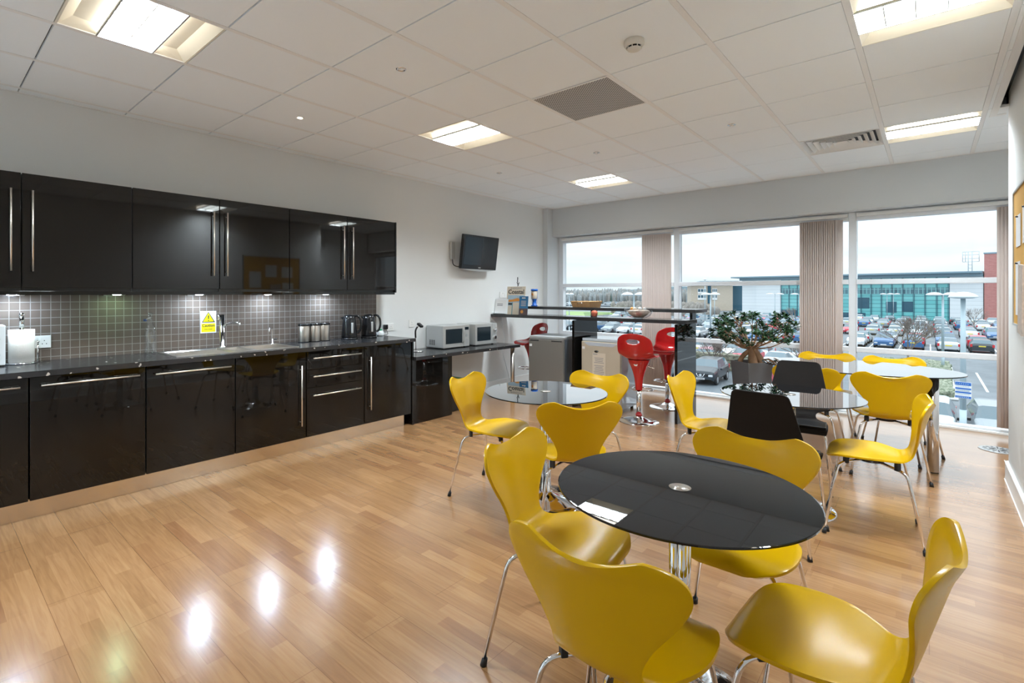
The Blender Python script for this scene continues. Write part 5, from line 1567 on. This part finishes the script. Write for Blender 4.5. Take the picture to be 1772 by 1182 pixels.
for z in (.8, 1.5, 2.2, 2.9, 3.7, 4.4): b.cyl((0 if z > 2 else .9, 0, z), (2.6 if z > 2 else 1.5, 0, z), .05, n=6)
b.build('lattice', M['lamppost'], fg_)

# tan brick building further off
l0 = (1196-831.66)/873.8*185; l1 = (1268-831.66)/873.8*181
A0 = Vector((-S_*185+C_*l0, C_*185+S_*l0)); A1 = Vector((-S_*181+C_*l1, C_*181+S_*l1))
dv = A1-A0; L2 = dv.length; a2 = math.atan2(dv.y, dv.x)
tb = empty('brick_office', (A0.x, A0.y, GZ), a2); tag(tb, 'tan brick office block with white window bands, far behind the car park', 'building')
b = MB(); b.box(0, L2, 0, 14, 0, 9.0); b.build('wall', M['tanbrick'], tb)
b = MB(); b.box(L2, L2+5.6, 3, 14, 0, 9); b.build('glass_link', M['darkglass'], tb)
b = MB(); b.box(-1.6, L2*.3, -1.6, 14, 9.9, 10.2); b.box(L2*.2, L2+1.6, -1.6, 14, 10.3, 10.7); b.build('roof', M['roofblue'], tb)
b = MB(); b.box(.2, L2-.2, .3, 13, 9.0, 10.3); b.build('roof_storey', M['clad'], tb)
for ux0, ux1 in ((.16, .37), (.51, .63)):
    for z in (3.9, 6.1):
        b = MB(); b.box(L2*ux0, L2*ux1, -.2, .1, z, z+1.9); fw = b.build('window_band', M['paper'], tb)
        for k in range(3):
            b = MB(); q = (ux1-ux0)/3; b.box(L2*(ux0+q*k)+.12, L2*(ux0+q*(k+1))-.12, -.25, -.18, z+.75, z+1.7); b.build('pane', M['darkglass'], fw)
b = MB(); b.box(L2*.40, L2*.48, -.2, .1, 2.6, 9.0); b.build('stair_window', M['darkglass'], tb)

# ------------------------------------------------------------------ world, camera
w = bpy.data.worlds.new('overcast'); bpy.context.scene.world = w; w.use_nodes = True
nt = w.node_tree; nt.nodes.clear(); L = nt.links.new
out = N(nt, 'ShaderNodeOutputWorld'); bg = N(nt, 'ShaderNodeBackground')
tc = N(nt, 'ShaderNodeTexCoord'); mp = N(nt, 'ShaderNodeMapping'); mp.inputs['Scale'].default_value = (1.2, 1.2, 9)
nz = N(nt, 'ShaderNodeTexNoise'); nz.inputs['Scale'].default_value = 1.6; nz.inputs['Detail'].default_value = 5; nz.inputs['Roughness'].default_value = .55
L(tc.outputs['Generated'], mp.inputs[0]); L(mp.outputs[0], nz.inputs['Vector'])
rp = N(nt, 'ShaderNodeValToRGB'); L(nz.outputs['Fac'], rp.inputs[0])
rp.color_ramp.elements[0].position = .34; rp.color_ramp.elements[0].color = (.70, .83, .90, 1)
rp.color_ramp.elements[1].position = .60; rp.color_ramp.elements[1].color = (.93, .965, 1.0, 1)
L(rp.outputs[0], bg.inputs['Color'])
# overcast sky: about three times brighter overhead than at the horizon
sx = N(nt, 'ShaderNodeSeparateXYZ'); L(tc.outputs['Generated'], sx.inputs[0])
m1 = N(nt, 'ShaderNodeMath', operation='MAXIMUM'); m1.inputs[1].default_value = 0; L(sx.outputs['Z'], m1.inputs[0])
m2 = N(nt, 'ShaderNodeMath', operation='POWER'); m2.inputs[1].default_value = 1.3; L(m1.outputs[0], m2.inputs[0])
m3 = N(nt, 'ShaderNodeMath', operation='MULTIPLY_ADD'); m3.inputs[1].default_value = 2.6; m3.inputs[2].default_value = 1.06; L(m2.outputs[0], m3.inputs[0])
L(m3.outputs[0], bg.inputs['Strength'])
L(bg.outputs[0], out.inputs[0])

cam = bpy.data.cameras.new('camera'); co = bpy.data.objects.new('camera', cam); COL.objects.link(co)
cam.sensor_fit = 'HORIZONTAL'; cam.sensor_width = 36; cam.lens = 873.8/1772*36
cam.shift_x = (886-831.66)/1772; cam.shift_y = -(591-508.65)/1772
cam.clip_end = 2000; cam.clip_start = .02
co.location = (0, 0, HC); co.rotation_euler = (PI/2, 0, math.radians(41.623))
sc = bpy.context.scene; sc.camera = co
sc.view_settings.view_transform = 'Standard'; sc.view_settings.look = 'None'
sc.view_settings.exposure = .14; sc.view_settings.gamma = 1; sc.view_settings.use_curve_mapping = False
sc.cycles.max_bounces = 12; sc.cycles.diffuse_bounces = 9; sc.cycles.glossy_bounces = 6; sc.cycles.transparent_max_bounces = 16
sc.cycles.sample_clamp_indirect = 6
print('cars', ncar)
